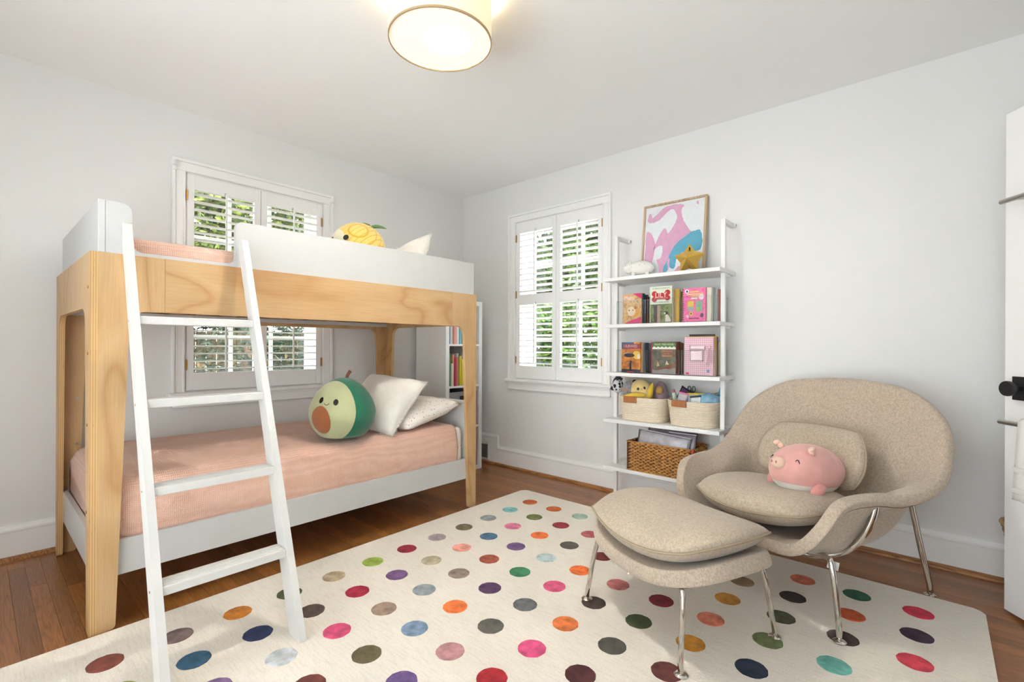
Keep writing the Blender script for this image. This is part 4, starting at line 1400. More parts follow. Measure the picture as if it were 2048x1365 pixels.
mesh_obj('pocket', xf(pillow(.05, .012, .006, n=8), T(.085, -.006, .170) @ R(90, 'X')), plain('gathered_cotton', '#e6d4d8', .9), bk, smooth=True)
mesh_obj('pocket', xf(pillow(.042, .034, .006, n=8), T(.080, -.006, .120) @ R(90, 'X')), plain('gathered_cotton', '#e6d4d8', .9), bk, smooth=True)
RIB = plain('ribbon_pink', '#dfb4be', .7)
for s in ((.150, .168, .136, .070), (.158, .168, .168, .080), (.152, .165, .150, .060)):
    mesh_obj('ribbon', tube(smooth_path([(s[0], -.004, s[1]), ((s[0] + s[2]) / 2 + .004, -.007, (s[1] + s[3]) / 2), (s[2], -.004, s[3])], 5), .0022, 6), RIB, bk, smooth=True)
mesh_obj('bow', ellipsoid((.156, -.008, .172), .011, .006, .010, 12, 8), RIB, bk, smooth=True)
flatpoly(bk, 'cover_print', rect(.140, .020, .156, .036), solid('#6a88a8'), 2); flatpoly(bk, 'cover_print', ell(.022, .010, .012, .006), solid('#b83a50'), 2)

# the books filed behind the front ones (their right-hand edges show)
def file_books(bin_i, zsh, specs, where):
    x0, x1 = B1[bin_i]
    y = specs[0]
    for (xl, w, h, t, c, spine_right, word) in specs[1:]:
        if spine_right:
            make_book(w, h, t, solid(c), (xl + w, y + t, zsh + ZB), PI, 0, None, '%s filed behind the front book of %s' % (word, where), GRP)
        else:
            make_book(w, h, t, solid(c), (xl, y, zsh + ZB), 0, 0, None, '%s filed behind the front book of %s' % (word, where), GRP)
        y += t + .0015
L = 'the left upper bin'
file_books(0, SZ[1], [-.247, (1.885, .136, .198, .030, '#1d4a5c', True, 'thick dark teal paperback'), (1.880, .138, .190, .028, '#233848', True, 'navy paperback'), (1.883, .134, .194, .030, '#7a2f3c', True, 'wine red paperback'), (1.880, .136, .180, .026, '#2a2a30', True, 'black paperback'), (1.885, .13, .185, .028, '#4a5a62', True, 'slate grey paperback')], L)
file_books(1, SZ[1], [-.243, (2.080, .150, .205, .024, '#c9a88a', False, 'tan paperback'), (2.090, .165, .212, .026, '#c8a23a', False, 'golden yellow paperback'), (2.085, .160, .205, .026, '#6a4a3a', True, 'brown paperback'), (2.085, .170, .200, .028, '#b08a2e', True, 'ochre paperback'), (2.085, .160, .190, .028, '#3a2a22', True, 'dark brown paperback')], 'the middle upper bin')
file_books(2, SZ[1], [-.245, (2.300, .166, .203, .026, '#dcd4c6', True, 'cream spined hardback'), (2.300, .170, .205, .026, '#9fb8b4', True, 'pale teal hardback'), (2.300, .174, .203, .024, '#dfe0de', True, 'white spined hardback'), (2.300, .178, .200, .024, '#c98a86', True, 'dusty coral hardback'), (2.300, .182, .200, .022, '#d8785e', True, 'orange red hardback'), (2.300, .182, .195, .022, '#b8a898', True, 'beige hardback')], 'the right upper bin')
file_books(0, SZ[2], [-.247, (1.878, .142, .198, .012, '#c9a46a', False, 'pale yellow paperback'), (1.878, .150, .198, .026, '#5d7482', True, 'grey blue paperback'), (1.880, .152, .200, .026, '#4a4450', True, 'dark violet paperback'), (1.880, .154, .198, .028, '#7f97a0', True, 'light blue grey paperback'), (1.880, .15, .19, .028, '#332f38', True, 'near black paperback')], 'the left lower bin')
file_books(1, SZ[2], [-.247, (2.082, .170, .204, .014, '#b33040', False, 'scarlet paperback'), (2.100, .160, .206, .022, '#5a2a1c', True, 'mahogany paperback'), (2.100, .164, .200, .024, '#8a4a2c', True, 'rust paperback'), (2.080, .170, .205, .018, '#c85a5c', False, 'coral red paperback'), (2.100, .164, .198, .022, '#3f6a4c', True, 'forest green paperback'), (2.100, .164, .195, .024, '#6a3c34', True, 'red brown paperback')], 'the middle lower bin')
file_books(2, SZ[2], [-.241, (2.306, .180, .238, .016, '#cfa45a', False, 'amber cardboard folder'), (2.325, .152, .252, .010, '#2a1c1e', False, 'tall black folder'), (2.330, .152, .245, .014, '#d8b07a', False, 'tan cardboard folder'), (2.330, .152, .236, .014, '#1f2238', True, 'dark navy notebook'), (2.330, .152, .212, .018, '#b98a5a', True, 'light brown notebook'), (2.330, .152, .205, .018, '#d9d2a8', True, 'pale green notebook'), (2.330, .152, .203, .016, '#e2ddd2', True, 'white notebook'), (2.330, .152, .203, .016, '#cfc8bc', True, 'stone grey notebook')], 'the right lower bin')

# ------------------------------------------------------------------ rope baskets, wicker basket and their contents
ROPE = plain('cotton_rope', '#e3d6c2', .95, var=.05, vscale=60, bstr=.3, bscale=500)
LEATH = plain('tan_leather', '#a4673a', .55, var=.08, vscale=40)
def sq(th, ax, ay, n=3.0):
    c, s = math.cos(th), math.sin(th)
    return (ax * abs(c) ** (2 / n) * (1 if c >= 0 else -1), ay * abs(s) ** (2 / n) * (1 if s >= 0 else -1))
def rope_basket(cx, cy, z, ax, ay, h, label, coils=16, tabx=-.03):
    root = thing('rope_basket', label, 'basket', (cx, cy, z), group='rope baskets on the fourth shelf')
    rows = []
    seg = 56
    def ring(k, zz, off):
        return [Vector((cx + p[0], cy + p[1], zz)) for p in [sq(2 * PI * q / seg, ax * k + off, ay * k + off) for q in range(seg)]]
    for i in range(coils):
        for f in (0.0, .3, .7):
            t = (i + f) / coils
            rows.append(ring(.88 + .12 * t, z + .0008 + h * t, .0 if f == 0 else .0030))
    rows.append(ring(1.0, z + h, .001)); rows.append(ring(1.0, z + h + .001, -.004)); rows.append(ring(1.0, z + h - .006, -.008))
    rows.append(ring(.88, z + .010, -.008))
    bm = bm_new()
    vv = add_grid(bm, rows, close_u=True)
    bm.faces.new(list(reversed(vv[0]))); bm.faces.new(vv[-1])
    mesh_obj('body', bm, ROPE, root, smooth=50)
    y = cy - ay - .006
    tb = mesh_obj('handle_tab', box(cx + tabx - .048, y - .001, z + h - .036, cx + tabx + .048, y + .012, z + h + .007, .004), LEATH, root)
    for s in (-1, 1):
        mesh_obj('rivet', add_lathe(bm_new(), [(0, 0), (.004, 0), (.003, .0025), (0, .003)], 10, T(cx + tabx + .032 * s, y - .0005, z + h - .015) @ R(90, 'X')), BRASS, tb)
    return root
rope_basket(2.002, -.158, SZ[3], .172, .118, .158, 'cream rope basket of plush toys with tan leather tab', tabx=-.055)
rope_basket(2.336, -.158, SZ[3], .157, .118, .158, 'cream rope basket of craft supplies with tan leather tab', tabx=-.055)

# plush toys in the left basket
bt = thing('banana_plush', 'yellow banana plush with smiling face in the left rope basket', 'plush toy', (2.03, -.15, SZ[3] + .05))
BC, BR = Vector((1.975, -.180, SZ[3] + .165)), (.088, .066, .110)
mesh_obj('body', ellipsoid(BC, *BR, 28, 18), plush('banana_cream', '#e0c98a'), bt, smooth=True)
PEEL = plush('banana_peel', '#e0bc3a')
bd_ = Vector((.42, -.90, .0)).normalized()
for rr, uu in ((-.30, .52), (.28, .62)):
    mesh_obj('eye', cap_on(BC, *BR, around(bd_, rr, uu), 5.5, eps=.02, n=12, rings=2), EYE, bt, smooth=True)
pts = [on_ell(BC, BR, Matrix.Identity(4), None, around(bd_, -.08 + .14 * t, .50 - .05 * math.sin(PI * t) + .03 * t), 1.02) for t in [i / 6 for i in range(7)]]
mesh_obj('mouth', tube(pts, .0013, 6), EYE, bt)
mesh_obj('peel', leaf_shape((2.050, -.240, SZ[3] + .178), (1.885, -.270, SZ[3] + .160), .022, (0, -.9, .4)), PEEL, bt, smooth=True)
mesh_obj('peel', leaf_shape((2.045, -.21, SZ[3] + .13), (2.085, -.225, SZ[3] + .262), .026, (-.2, -1, 0)), PEEL, bt, smooth=True)
ko = thing('koala_plush', 'grey fuzzy koala plush with tan strap in the left rope basket', 'plush toy', (1.92, -.16, SZ[3] + .05))
FUZZ = plain('grey_fuzz', '#8e8d90', .98, var=.35, vscale=90, bstr=.8, bscale=220, sheen=.5)
mesh_obj('body', ellipsoid((1.896, -.212, SZ[3] + .165), .044, .046, .098, 24, 16), FUZZ, ko, smooth=True)
mesh_obj('ear', ellipsoid((1.932, -.185, SZ[3] + .252), .016, .012, .020, 14, 10), plain('dark_fuzz', '#2c2a2c', .95), ko, smooth=True)
mesh_obj('strap', tube(smooth_path([(1.868, -.250, SZ[3] + .215), (1.892, -.259, SZ[3] + .205), (1.918, -.256, SZ[3] + .198)], 5), .005, 8), plush('strap_tan', '#b98458'), ko, smooth=True)
zb_ = thing('zebra_plush', 'black and white plush animal at the left end of the rope basket', 'plush toy', (1.86, -.15, SZ[3] + .05))
mesh_obj('head', ellipsoid((1.826, -.222, SZ[3] + .225), .034, .046, .048, 22, 14), dotted('zebra_fur', '#d8d8dc', ('#22222c', '#2c3040', '#55585f'), 40, .42), zb_, smooth=True)
mesh_obj('neck', ellipsoid((1.866, -.205, SZ[3] + .14), .026, .03, .08, 18, 12), plush('zebra_grey', '#b9b9be'), zb_, smooth=True)
mesh_obj('eye', ellipsoid((1.826, -.267, SZ[3] + .228), .011, .006, .012, 12, 8), EYE, zb_, smooth=True)
ZBL = plush('zebra_black', '#20222c')
mesh_obj('mane', tube(smooth_path([(1.792, -.222, SZ[3] + .215), (1.800, -.222, SZ[3] + .262), (1.828, -.220, SZ[3] + .282), (1.854, -.214, SZ[3] + .268)], 5), .010, 8), ZBL, zb_, smooth=True)
for dx, dz in ((-.065, .205), (-.025, .283)):
    mesh_obj('ear', ellipsoid((1.852 + dx, -.222, SZ[3] + dz), .020, .008, .015, 14, 8), ZBL, zb_, smooth=True)
nb = thing('brown_plush', 'mauve plush with golden snout at the right of the left rope basket', 'plush toy', (2.13, -.12, SZ[3] + .05))
mesh_obj('head', ellipsoid((2.092, -.120, SZ[3] + .170), .046, .05, .095, 22, 14), plush('mauve_plush', '#9a8088'), nb, smooth=True)
mesh_obj('snout', ellipsoid((2.104, -.170, SZ[3] + .208), .026, .022, .028, 18, 12), plain('gold_plush', '#b98f48', .5, sheen=.4), nb, smooth=True)

# craft supplies in the right basket
def zip_pouch(name, label, x0, x1, y, z0, z1, tilt, col, zipc, clear=False):
    t = thing(name, label, 'pouch', ((x0 + x1) / 2, y, SZ[3] + .05))
    M = T((x0 + x1) / 2, y, (z0 + z1) / 2) @ R(tilt, 'Y') @ R(90 - 12, 'X')
    w, h = (x1 - x0) / 2, (z1 - z0) / 2
    mesh_obj('bag', xf(pillow(w, h, .010, n=10, pinch=.03, seed=x0, rough=.008), M), col, t, smooth=True)
    mesh_obj('zip', xf(box(-w, h - .007, -.0045, w, h + .004, .0045, .002), M), zipc, t)
    return t
ZW = SZ[3]
PLAST = plain('cloudy_plastic', '#b8b4bc', .25, var=.15, vscale=40)
zip_pouch('zip_pouch', 'clear pouch with pink zip in the right rope basket', 2.235, 2.300, -.205, ZW + .09, ZW + .205, 10, PLAST, solid('#d8729a'))
zip_pouch('zip_pouch', 'clear pouch with yellow zip in the right rope basket', 2.300, 2.410, -.200, ZW + .09, ZW + .205, -3, plain('pouch_grey', '#a8adb8', .3, var=.2, vscale=60), solid('#d9c02e'))
zip_pouch('zip_pouch', 'white and black striped pouch beside the yellow zip', 2.330, 2.400, -.216, ZW + .08, ZW + .190, -8, plain('pouch_white', '#d4d8dc', .4), solid('#1c1c20'))
cb = thing('craft_bag', 'crumpled translucent blue bag bulging from the right rope basket', 'bag', (2.445, -.17, ZW + .06))
bm = ellipsoid((2.425, -.175, ZW + .165), .064, .050, .050, 28, 18)
for v in bm.verts:
    v.co += v.co.normalized() * 0 + Vector((1, 1, 1)) * .012 * noise.noise(v.co * 26)
mesh_obj('bag', bm, plain('blue_plastic', '#7fa9c4', .22, var=.25, vscale=30), cb, smooth=45)
mesh_obj('knot', ellipsoid((2.378, -.190, ZW + .172), .014, .014, .034, 14, 10), solid('#4f9fd0', .3), cb, smooth=True)
mk = thing('marker_pen', 'teal marker pen sticking up at the right of the craft basket', 'pen', (2.470, -.13, ZW + .1))
mesh_obj('barrel', tube([(2.455, -.13, ZW + .13), (2.486, -.13, ZW + .245)], .0075, 12), solid('#1f8fb0', .35), mk, smooth=40)
mesh_obj('tip', tube([(2.486, -.13, ZW + .245), (2.489, -.13, ZW + .256)], [.0075, .004], 12), solid('#17708c', .35), mk, smooth=40)
pn = thing('pencil', 'yellow pencil lying across the craft basket', 'pencil', (2.44, -.10, ZW + .15))
mesh_obj('shaft', tube([(2.36, -.10, ZW + .178), (2.462, -.09, ZW + .212)], .0038, 6), solid('#b99a3a', .4), pn)
mesh_obj('tip', tube([(2.462, -.09, ZW + .212), (2.470, -.089, ZW + .215)], [.0038, .001], 6), solid('#3a2a1e', .4), pn)
sc_ = thing('scissors', 'dark green handled scissors standing in the craft basket', 'scissors', (2.30, -.11, ZW + .1))
for s in (-1, 1):
    c0 = Vector((2.296 + .014 * s, -.11, ZW + .225))
    mesh_obj('handle', tube([c0 + Vector((.010 * math.cos(a), 0, .017 * math.sin(a))) for a in [2 * PI * i / 14 for i in range(14)]], .0035, 8, True), solid('#20503c', .4), sc_, smooth=True)
    mesh_obj('blade', tube([c0 + Vector((0, 0, -.017)), Vector((2.296 - .006 * s, -.11, ZW + .12))], [.004, .002], 8), STEEL, sc_)
cr = thing('paint_tube', 'pale green and pink tube at the left of the craft basket', 'tube', (2.222, -.19, ZW + .1))
mesh_obj('tube', tube([(2.232, -.19, ZW + .10), (2.216, -.20, ZW + .205)], [.016, .013], 12), plain('tube_print', '#a8b8a8', .35, var=.3, vscale=40), cr, smooth=40)
mesh_obj('cap', tube([(2.216, -.20, ZW + .205), (2.213, -.202, ZW + .222)], .008, 12), solid('#c85a88', .35), cr, smooth=40)
pk = thing('purple_pouch', 'dark purple pouch behind the paint tube in the craft basket', 'pouch', (2.235, -.12, ZW + .08))
mesh_obj('bag', xf(pillow(.045, .075, .012, n=8, seed=2, rough=.006), T(2.245, -.125, ZW + .160) @ R(25, 'Y') @ R(80, 'X')), plain('purple_cloth', '#5a3f66', .7, var=.2, vscale=40), pk, smooth=True)

# wicker basket with plastic bags
WX0, WX1, WY0, WY1, WZ0, WZ1 = 1.932, 2.372, -.288, -.045, SZ[4], SZ[4] + .192
wk = thing('wicker_basket', 'rectangular braided water-hyacinth basket on the bottom shelf', 'basket', (2.15, -.165, WZ0))
WICK = plain('water_hyacinth', '#b98548', .75, var=.32, vscale=45, bstr=.3, bscale=300)
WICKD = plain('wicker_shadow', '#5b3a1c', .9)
def braid(bm, o, u, v, nrm, W_, Hh, rows, n, rg):
    o, u, v, nrm = Vector(o), Vector(u), Vector(v), Vector(nrm)
    rh = Hh / rows
    for r in range(rows):
        for i in range(n + 1):
            for half in (0, 1):
                cx = (i + .25 + rg.uniform(-.1, .1)) * W_ / n + (half * .5 * W_ / n)
                cz = (r + (.30 if half else .70)) * rh
                if cx > W_ - W_ / n * .62 or cx < W_ / n * .62:
                    continue
                L, wd, th = W_ / n * .72, rh * .40, rh * .42
                ang = math.radians(rg.uniform(16, 30) * (1 if half else -1))
                c = o + u * cx + v * cz
                ax = u * math.cos(ang) + v * math.sin(ang); ay = v * math.cos(ang) - u * math.sin(ang)
                a = bm.verts.new(c - ax * L); b = bm.verts.new(c + ax * L)
                ring = [bm.verts.new(c + ay * wd * math.cos(t) + nrm * th * math.sin(t)) for t in (0, PI / 3, 2 * PI / 3, PI, 4 * PI / 3, 5 * PI / 3)]
                for q in range(6):
                    bm.faces.new((a, ring[q], ring[(q + 1) % 6])); bm.faces.new((b, ring[(q + 1) % 6], ring[q]))
rg = random.Random(8)
for (o_, u_, n_, w_, cnt) in (((WX0, WY0, WZ0 + .004), (1, 0, 0), (0, -1, 0), WX1 - WX0, 12), ((WX1, WY0, WZ0 + .004), (0, 1, 0), (1, 0, 0), WY1 - WY0, 7),
                              ((WX0, WY1, WZ0 + .004), (0, -1, 0), (-1, 0, 0), WY1 - WY0, 7), ((WX0, WY1 - .006, WZ0 + .06), (1, 0, 0), (0, -1, 0), WX1 - WX0, 15)):
    bm = bm_new()
    braid(bm, o_, u_, (0, 0, 1), n_, w_, (WZ1 - WZ0 - .006) if n_[1] != -1 or o_[1] == WY0 else .13, 9 if o_[1] != WY1 - .006 else 6, cnt, rg)
    o = mesh_obj('weave', bm, WICK, wk, smooth=True)
    o['kind'] = 'stuff'
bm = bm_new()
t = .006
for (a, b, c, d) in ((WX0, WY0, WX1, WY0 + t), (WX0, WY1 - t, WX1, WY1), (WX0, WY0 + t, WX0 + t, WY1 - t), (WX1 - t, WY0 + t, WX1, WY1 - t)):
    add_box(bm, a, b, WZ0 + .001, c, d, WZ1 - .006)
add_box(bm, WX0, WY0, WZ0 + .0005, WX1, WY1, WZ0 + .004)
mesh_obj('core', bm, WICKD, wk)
for z in (WZ0 + .004, WZ1):
    mesh_obj('rim', tube([(WX0, WY0, z), (WX1, WY0, z), (WX1, WY1, z), (WX0, WY1, z)], .0045, 8, True), WICK, wk, smooth=True)
for i, (x0, x1, y, z0, z1, tl, c, lab) in enumerate(((1.975, 2.330, -.235, WZ0 + .05, WZ0 + .262, 4, '#b9b6bd', 'clouded white zip bag at the front of the wicker basket'),
                                                      (2.010, 2.345, -.160, WZ0 + .05, WZ0 + .285, 2, '#8f8890', 'grey translucent zip bag behind the white one in the wicker basket'),
                                                      (2.180, 2.360, -.205, WZ0 + .05, WZ0 + .270, 0, '#9a8f98', 'mauve zip bag at the right end of the wicker basket'))):
    zb2 = thing('zip_bag', lab, 'bag', ((x0 + x1) / 2, y, WZ0 + .05))
    M = T((x0 + x1) / 2, y, (z0 + z1) / 2) @ R(tl, 'Y') @ R(90 - 10, 'X')
    w, h = (x1 - x0) / 2, (z1 - z0) / 2
    mesh_obj('bag', xf(pillow(w, h, .012, n=14, pinch=.02, seed=i * 5, rough=.010), M), plain('bag_' + str(i), c, .2, var=.15, vscale=30), zb2, smooth=True)
    mesh_obj('zip', xf(box(-w, h - .004, -.002, w, h + .002, .002), M), solid('#c8c2cc' if i != 1 else '#a04a68', .3), zb2)
mesh_obj('tag', box(2.366, -.296, WZ1 - .020, 2.380, -.284, WZ1 + .004, .002), solid('#c8402c'), wk)

# ------------------------------------------------------------------ lounge chair
FELT = heather('oatmeal_felt', '#b7a795', '#9c8b79', '#cbbdae')
FELTC = heather('oatmeal_felt_cushion', '#b4a592', '#9a8a77', '#c8baaa')
SEAM = plain('felt_piping', '#a8977f', .95)
STITCH = plain('stitch_brown', '#7c6a58', .95)
ch = thing('lounge_chair', 'large oatmeal felt lounge chair with chrome legs beside the shelf unit', 'chair', (2.977, -.677, 0.0), math.radians(-20), local=True)
# rim, upper wall and seat ring control points of the shell (right half, front to back): u, v, z
P0 = [(0, -.405, .328), (.16, -.405, .328), (.252, -.395, .342), (.312, -.360, .430), (.345, -.290, .524), (.395, -.130, .542), (.462, .030, .530), (.488, .190, .590), (.440, .318, .780), (.285, .398, .900), (.10, .428, .930), (0, .430, .934)]
P1 = [(0, -.330, .318), (.14, -.330, .318), (.215, -.335, .330), (.282, -.318, .372), (.318, -.268, .430), (.330, -.120, .440), (.345, .035, .490), (.370, .180, .510), (.345, .285, .570), (.212, .343, .610), (.08, .362, .612), (0, .364, .612)]
P2 = [(0, -.200, .298), (.09, -.200, .298), (.135, -.210, .298), (.205, -.210, .302), (.250, -.190, .306), (.258, -.100, .306), (.275, .045, .310), (.262, .135, .316), (.215, .195, .325), (.125, .226, .335), (.05, .234, .335), (0, .234, .335)]
CEN = Vector((0, -.02, .285))
def full_loop(P):
    r = [Vector(p) for p in P]
    l_ = [Vector((-p[0], p[1], p[2])) for p in reversed(P[1:-1])]
    return smooth_path(r + l_, 4, True)
L0, L1, L2 = full_loop(P0), full_loop(P1), full_loop(P2)
PR = [smooth_path([L0[i], L1[i], L2[i], CEN], 5) for i in range(len(L0))]
NR = len(PR[0]) - 1
rows = [[PR[i][k] for i in range(len(L0))] for k in range(NR)]
bm = bm_new()
vv = add_grid(bm, rows, close_u=True)
cv = bm.verts.new(CEN)
for i in range(len(L0)):
    bm.faces.new((vv[-1][i], vv[-1][(i + 1) % len(L0)], cv))
shell = mesh_obj('shell', bm, FELT, ch, smooth=True)
# make sure normals point to the sitter's side
me = shell.data
if me.polygons[-1].normal.z < 0:
    me.flip_normals()
md = shell.modifiers.new('thick', 'SOLIDIFY'); md.thickness = .046; md.offset = -1.0; md.use_even_offset = False
md = shell.modifiers.new('sub', 'SUBSURF'); md.levels = 1; md.render_levels = 2
# stitched seam just under the rolled rim, outside
pts = []
n0 = len(L0)
for i in range(n0):
    p = L0[i]; inn = (L1[i] - L0[i]).normalized()
    t = (L0[(i + 1) % n0] - L0[i - 1]).normalized()
    out = inn.cross(t).normalized()
    if out.z > 0:
        out = -out
    pts.append(p + out * .047 + inn * .030)
for a in range(0, n0):
    pass
mesh_obj('rim_stitching', tube(pts, .0015, 5, True), STITCH, ch)

def outline(sx, sy, pinch, round_, n=14):
    o = []
    for s in range(4):
        for i in range(n):
            t = -1 + 2 * i / n
            u, v = [(t, -1), (1, t), (-t, 1), (-1, -t)][s]
            qx = u * math.sqrt(1 - v * v / 2); qy = v * math.sqrt(1 - u * u / 2)
            uu = u * (1 - round_) + qx * round_; vv_ = v * (1 - round_) + qy * round_
            o.append(Vector((uu * sx * (1 - pinch * (1 - v * v) * u * u), vv_ * sy * (1 - pinch * (1 - u * u) * v * v), 0)))
    return o
def cushion(name, root, sx, sy, h, M, mat, round_=.6, pinch=-.06, p=2.6, shape=None):
    bm = pillow(sx, sy, h, n=24, p=p, pinch=pinch, round_=round_)
    ol = outline(sx, sy, pinch, round_)
    if shape:
        for v in bm.verts:
            v.co = shape(v.co)
        ol = [shape(q) for q in ol]
    c = mesh_obj(name, xf(bm, M), mat, root, smooth=True)
    mesh_obj('piping', tube([M @ q for q in ol], .0045, 6, True), SEAM, c, smooth=True)
    return c
def seat_shape(q):
    k = 1 - .16 * (q.y / .27 * .5 + .5)
    return Vector((q.x * k, q.y - .030 * (1 - (q.x / .29) ** 2) * (q.y < 0) * abs(q.y) / .27, q.z + .10 * (q.x / .29) ** 2 * .35))
cushion('seat_cushion', ch, .288, .270, .088, T(0, -.115, .388) @ R(-4, 'X'), FELTC, .55, -.02, 2.6, seat_shape)
def back_shape(q):
    return Vector((q.x * (1 - .10 * q.y / .15), q.y, q.z + .06 * (q.x / .24) ** 2))
cushion('back_cushion', ch, .238, .150, .062, T(.0, .195, .565) @ R(64, 'X'), FELTC, .55, -.03, 2.4, back_shape)

def foot(root, x, y, z):
    return mesh_obj('glide', add_lathe(bm_new(), [(0, z), (.021, z), (.023, z + .003), (.018, z + .007), (.009, z + .010), (.008, z + .018), (0, z + .018)], 20, T(x, y, 0)), CHROME, root, smooth=40)
zr = RUGT + .0005
for s in (1, -1):
    zf = zr
    f = smooth_path([(.372 * s, -.313, zf + .012), (.366 * s, -.311, .10), (.338 * s, -.300, .270), (.305 * s, -.280, .290), (.21 * s, -.22, .258)], 6)
    lg = mesh_obj('front_leg', tube(f, .0105, 14), CHROME, ch, smooth=True)
    foot(lg, .372 * s, -.313, zf)
    f = smooth_path([(.12 * s, -.22, .236), (.22 * s, -.195, .246), (.295 * s, -.172, .278), (.345 * s, -.158, .325), (.378 * s, -.146, .385), (.396 * s, -.136, .445), (.402 * s, -.130, .490)], 6)
    mesh_obj('side_tube', tube(f, .0125, 14), CHROME, ch, smooth=True)
    zf = RUGT + .0005 if False else .0008
    f = smooth_path([(.364 * s, .418, zf + .012), (.362 * s, .414, .060), (.345 * s, .385, .20), (.315 * s, .335, .46), (.300 * s, .31, .50)], 6)
    lg = mesh_obj('rear_leg', tube(f, .0115, 14), CHROME, ch, smooth=True)
    foot(lg, .364 * s, .418, zf)
mesh_obj('care_tag', xf(box(-.018, -.0008, -.022, .018, .0008, .010), T(.330, -.275, .272) @ R(8, 'Y') @ R(25, 'Z')), plain('tag_white', '#e6e4e0', .8), ch)

# ------------------------------------------------------------------ ottoman
ot = thing('ottoman', 'oatmeal felt ottoman with chrome legs standing on the dotted rug', 'ottoman', (2.705, -1.343, 0.0), math.radians(-22), local=True)
OX, OY = .312, .250
def pan(k, z_off, bulge):
    seg = 64
    return [(lambda p: Vector((p[0] * k, p[1] * k, z_off + .075 * (abs(p[0] * k) / OX) ** 2.2 - .0 * abs(p[1])))) (sq(2 * PI * q / seg, OX, OY * (1 + .0), 3.2)) for q in range(seg)]
rows = [pan(k, .298, 0) for k in (1.0, .96, .90, .8, .65, .45, .2)]
bm = bm_new()
vv = add_grid(bm, rows, close_u=True)
bm.faces.new(vv[-1])
osh = mesh_obj('shell', bm, FELT, ot, smooth=True)
if sum(p.normal.z for p in osh.data.polygons) < 0:
    osh.data.flip_normals()
md = osh.modifiers.new('thick', 'SOLIDIFY'); md.thickness = .056; md.offset = -1
md = osh.modifiers.new('sub', 'SUBSURF'); md.levels = 1; md.render_levels = 2
def ot_shape(q):
    return Vector((q.x, q.y, q.z + .050 * (abs(q.x) / .28) ** 2.2))
cushion('cushion', ot, .290, .240, .084, T(0, 0, .360), FELTC, .38, -.05, 2.6, ot_shape)
for sx in (1, -1):
    for sy in (1, -1):
        fx, fy = .262 * sx, .235 * sy
        f = smooth_path([(fx, fy, zr + .012), (fx - .004 * sx, fy - .003 * sy, .06), (fx - .022 * sx, fy - .030 * sy, .235), (fx - .05 * sx, fy - .05 * sy, .275), (.10 * sx, .08 * sy, .262)], 6)
        lg = mesh_obj('leg', tube(f, .0095, 14), CHROME, ot, smooth=True)
        foot(lg, fx, fy, zr)

# ------------------------------------------------------------------ pig plush on the chair
pg = thing('pig_plush', 'pink pig plush with white belly sitting on the lounge chair', 'plush toy', (3.06, -.77, .44))
hd = Vector((-.42, -.90, .10)).normalized()
PGM = Matrix.Identity(4)
fx_ = hd; fz_ = (Vector((0, 0, 1)) - fx_ * fx_.z).normalized(); fy_ = fz_.cross(fx_)
for i in range(3):
    PGM[i][0], PGM[i][1], PGM[i][2] = fx_[i], fy_[i], fz_[i]
GC, GR = Vector((3.055, -.745, .545)), (.190, .118, .112)
def pig_warp(p):
    k = 1 + .06 * p.x
    return Vector((p.x, p.y * k, p.z * k if p.z > -.8 else (-.8 + (p.z + .8) * .4) * k))
PINKP = plush('pig_pink', '#e2a8a0')
PALEP = plush('pig_pale', '#e8c4b0')
mesh_obj('body', ellipsoid(GC, *GR, 40, 26, PGM, pig_warp), PINKP, pg, smooth=True)
mesh_obj('belly', cap_on(GC, *GR, (.05, 0, -1), 62, M=PGM, warp=pig_warp, eps=.012, n=40, rings=8, up=Vector((0, 1, 0))), plush('pig_white', '#e4dfd6'), pg, smooth=True)
def pgp(x, y, z, k=1.0):
    q = Vector((x, y, z)).normalized()
    return on_ell(GC, GR, PGM, pig_warp, q, k)
sp = pgp(.93, -.02, .22, 1.0)
sn_ = mesh_obj('snout', ellipsoid(sp, .030, .029, .026, 22, 14, PGM), PALEP, pg, smooth=True)
for s in (-1, 1):
    mesh_obj('nostril', ellipsoid(sp + PGM.to_3x3() @ Vector((.029, .010 * s, .006)), .003, .004, .006, 8, 6, PGM), plain('nostril', '#b98a80', .9), sn_, smooth=True)
    pts = [pgp(.80, (.42 + .13 * t) * s, .38 + .10 * math.sin(PI * t) - .05 * t, 1.012) for t in [i / 8 for i in range(9)]]
    mesh_obj('eye', tube(pts, .0016, 6), EYE, pg)
    e0 = pgp(.42, .62 * s, .80, .97)
    up_ = PGM.to_3x3() @ Vector((.2, .35 * s, 1))
    ed = (up_.normalized() * .75 + PGM.to_3x3() @ Vector((.35, .15 * s, 0))).normalized()
    mesh_obj('ear', leaf_shape(e0 - ed * .006, e0 + ed * .042, .019, hd, 8), PALEP, pg, smooth=True)
    tip = e0 + ed * .036
    mesh_obj('ear_tip', ellipsoid(tip + PGM.to_3x3() @ Vector((.012, .0, -.004)), .016, .012, .008, 14, 8, PGM @ R(25, 'Y')), PALEP, pg, smooth=True)
    ar = pgp(.45, .85 * s, -.55, 1.02)
    mesh_obj('arm', ellipsoid(ar + PGM.to_3x3() @ Vector((.0, .012 * s, -.006)), .026, .019, .034, 18, 12, PGM @ R(-50, 'Y') @ R(-20 * s, 'X')), plush('pig_arm', '#dd9a94'), pg, smooth=True)

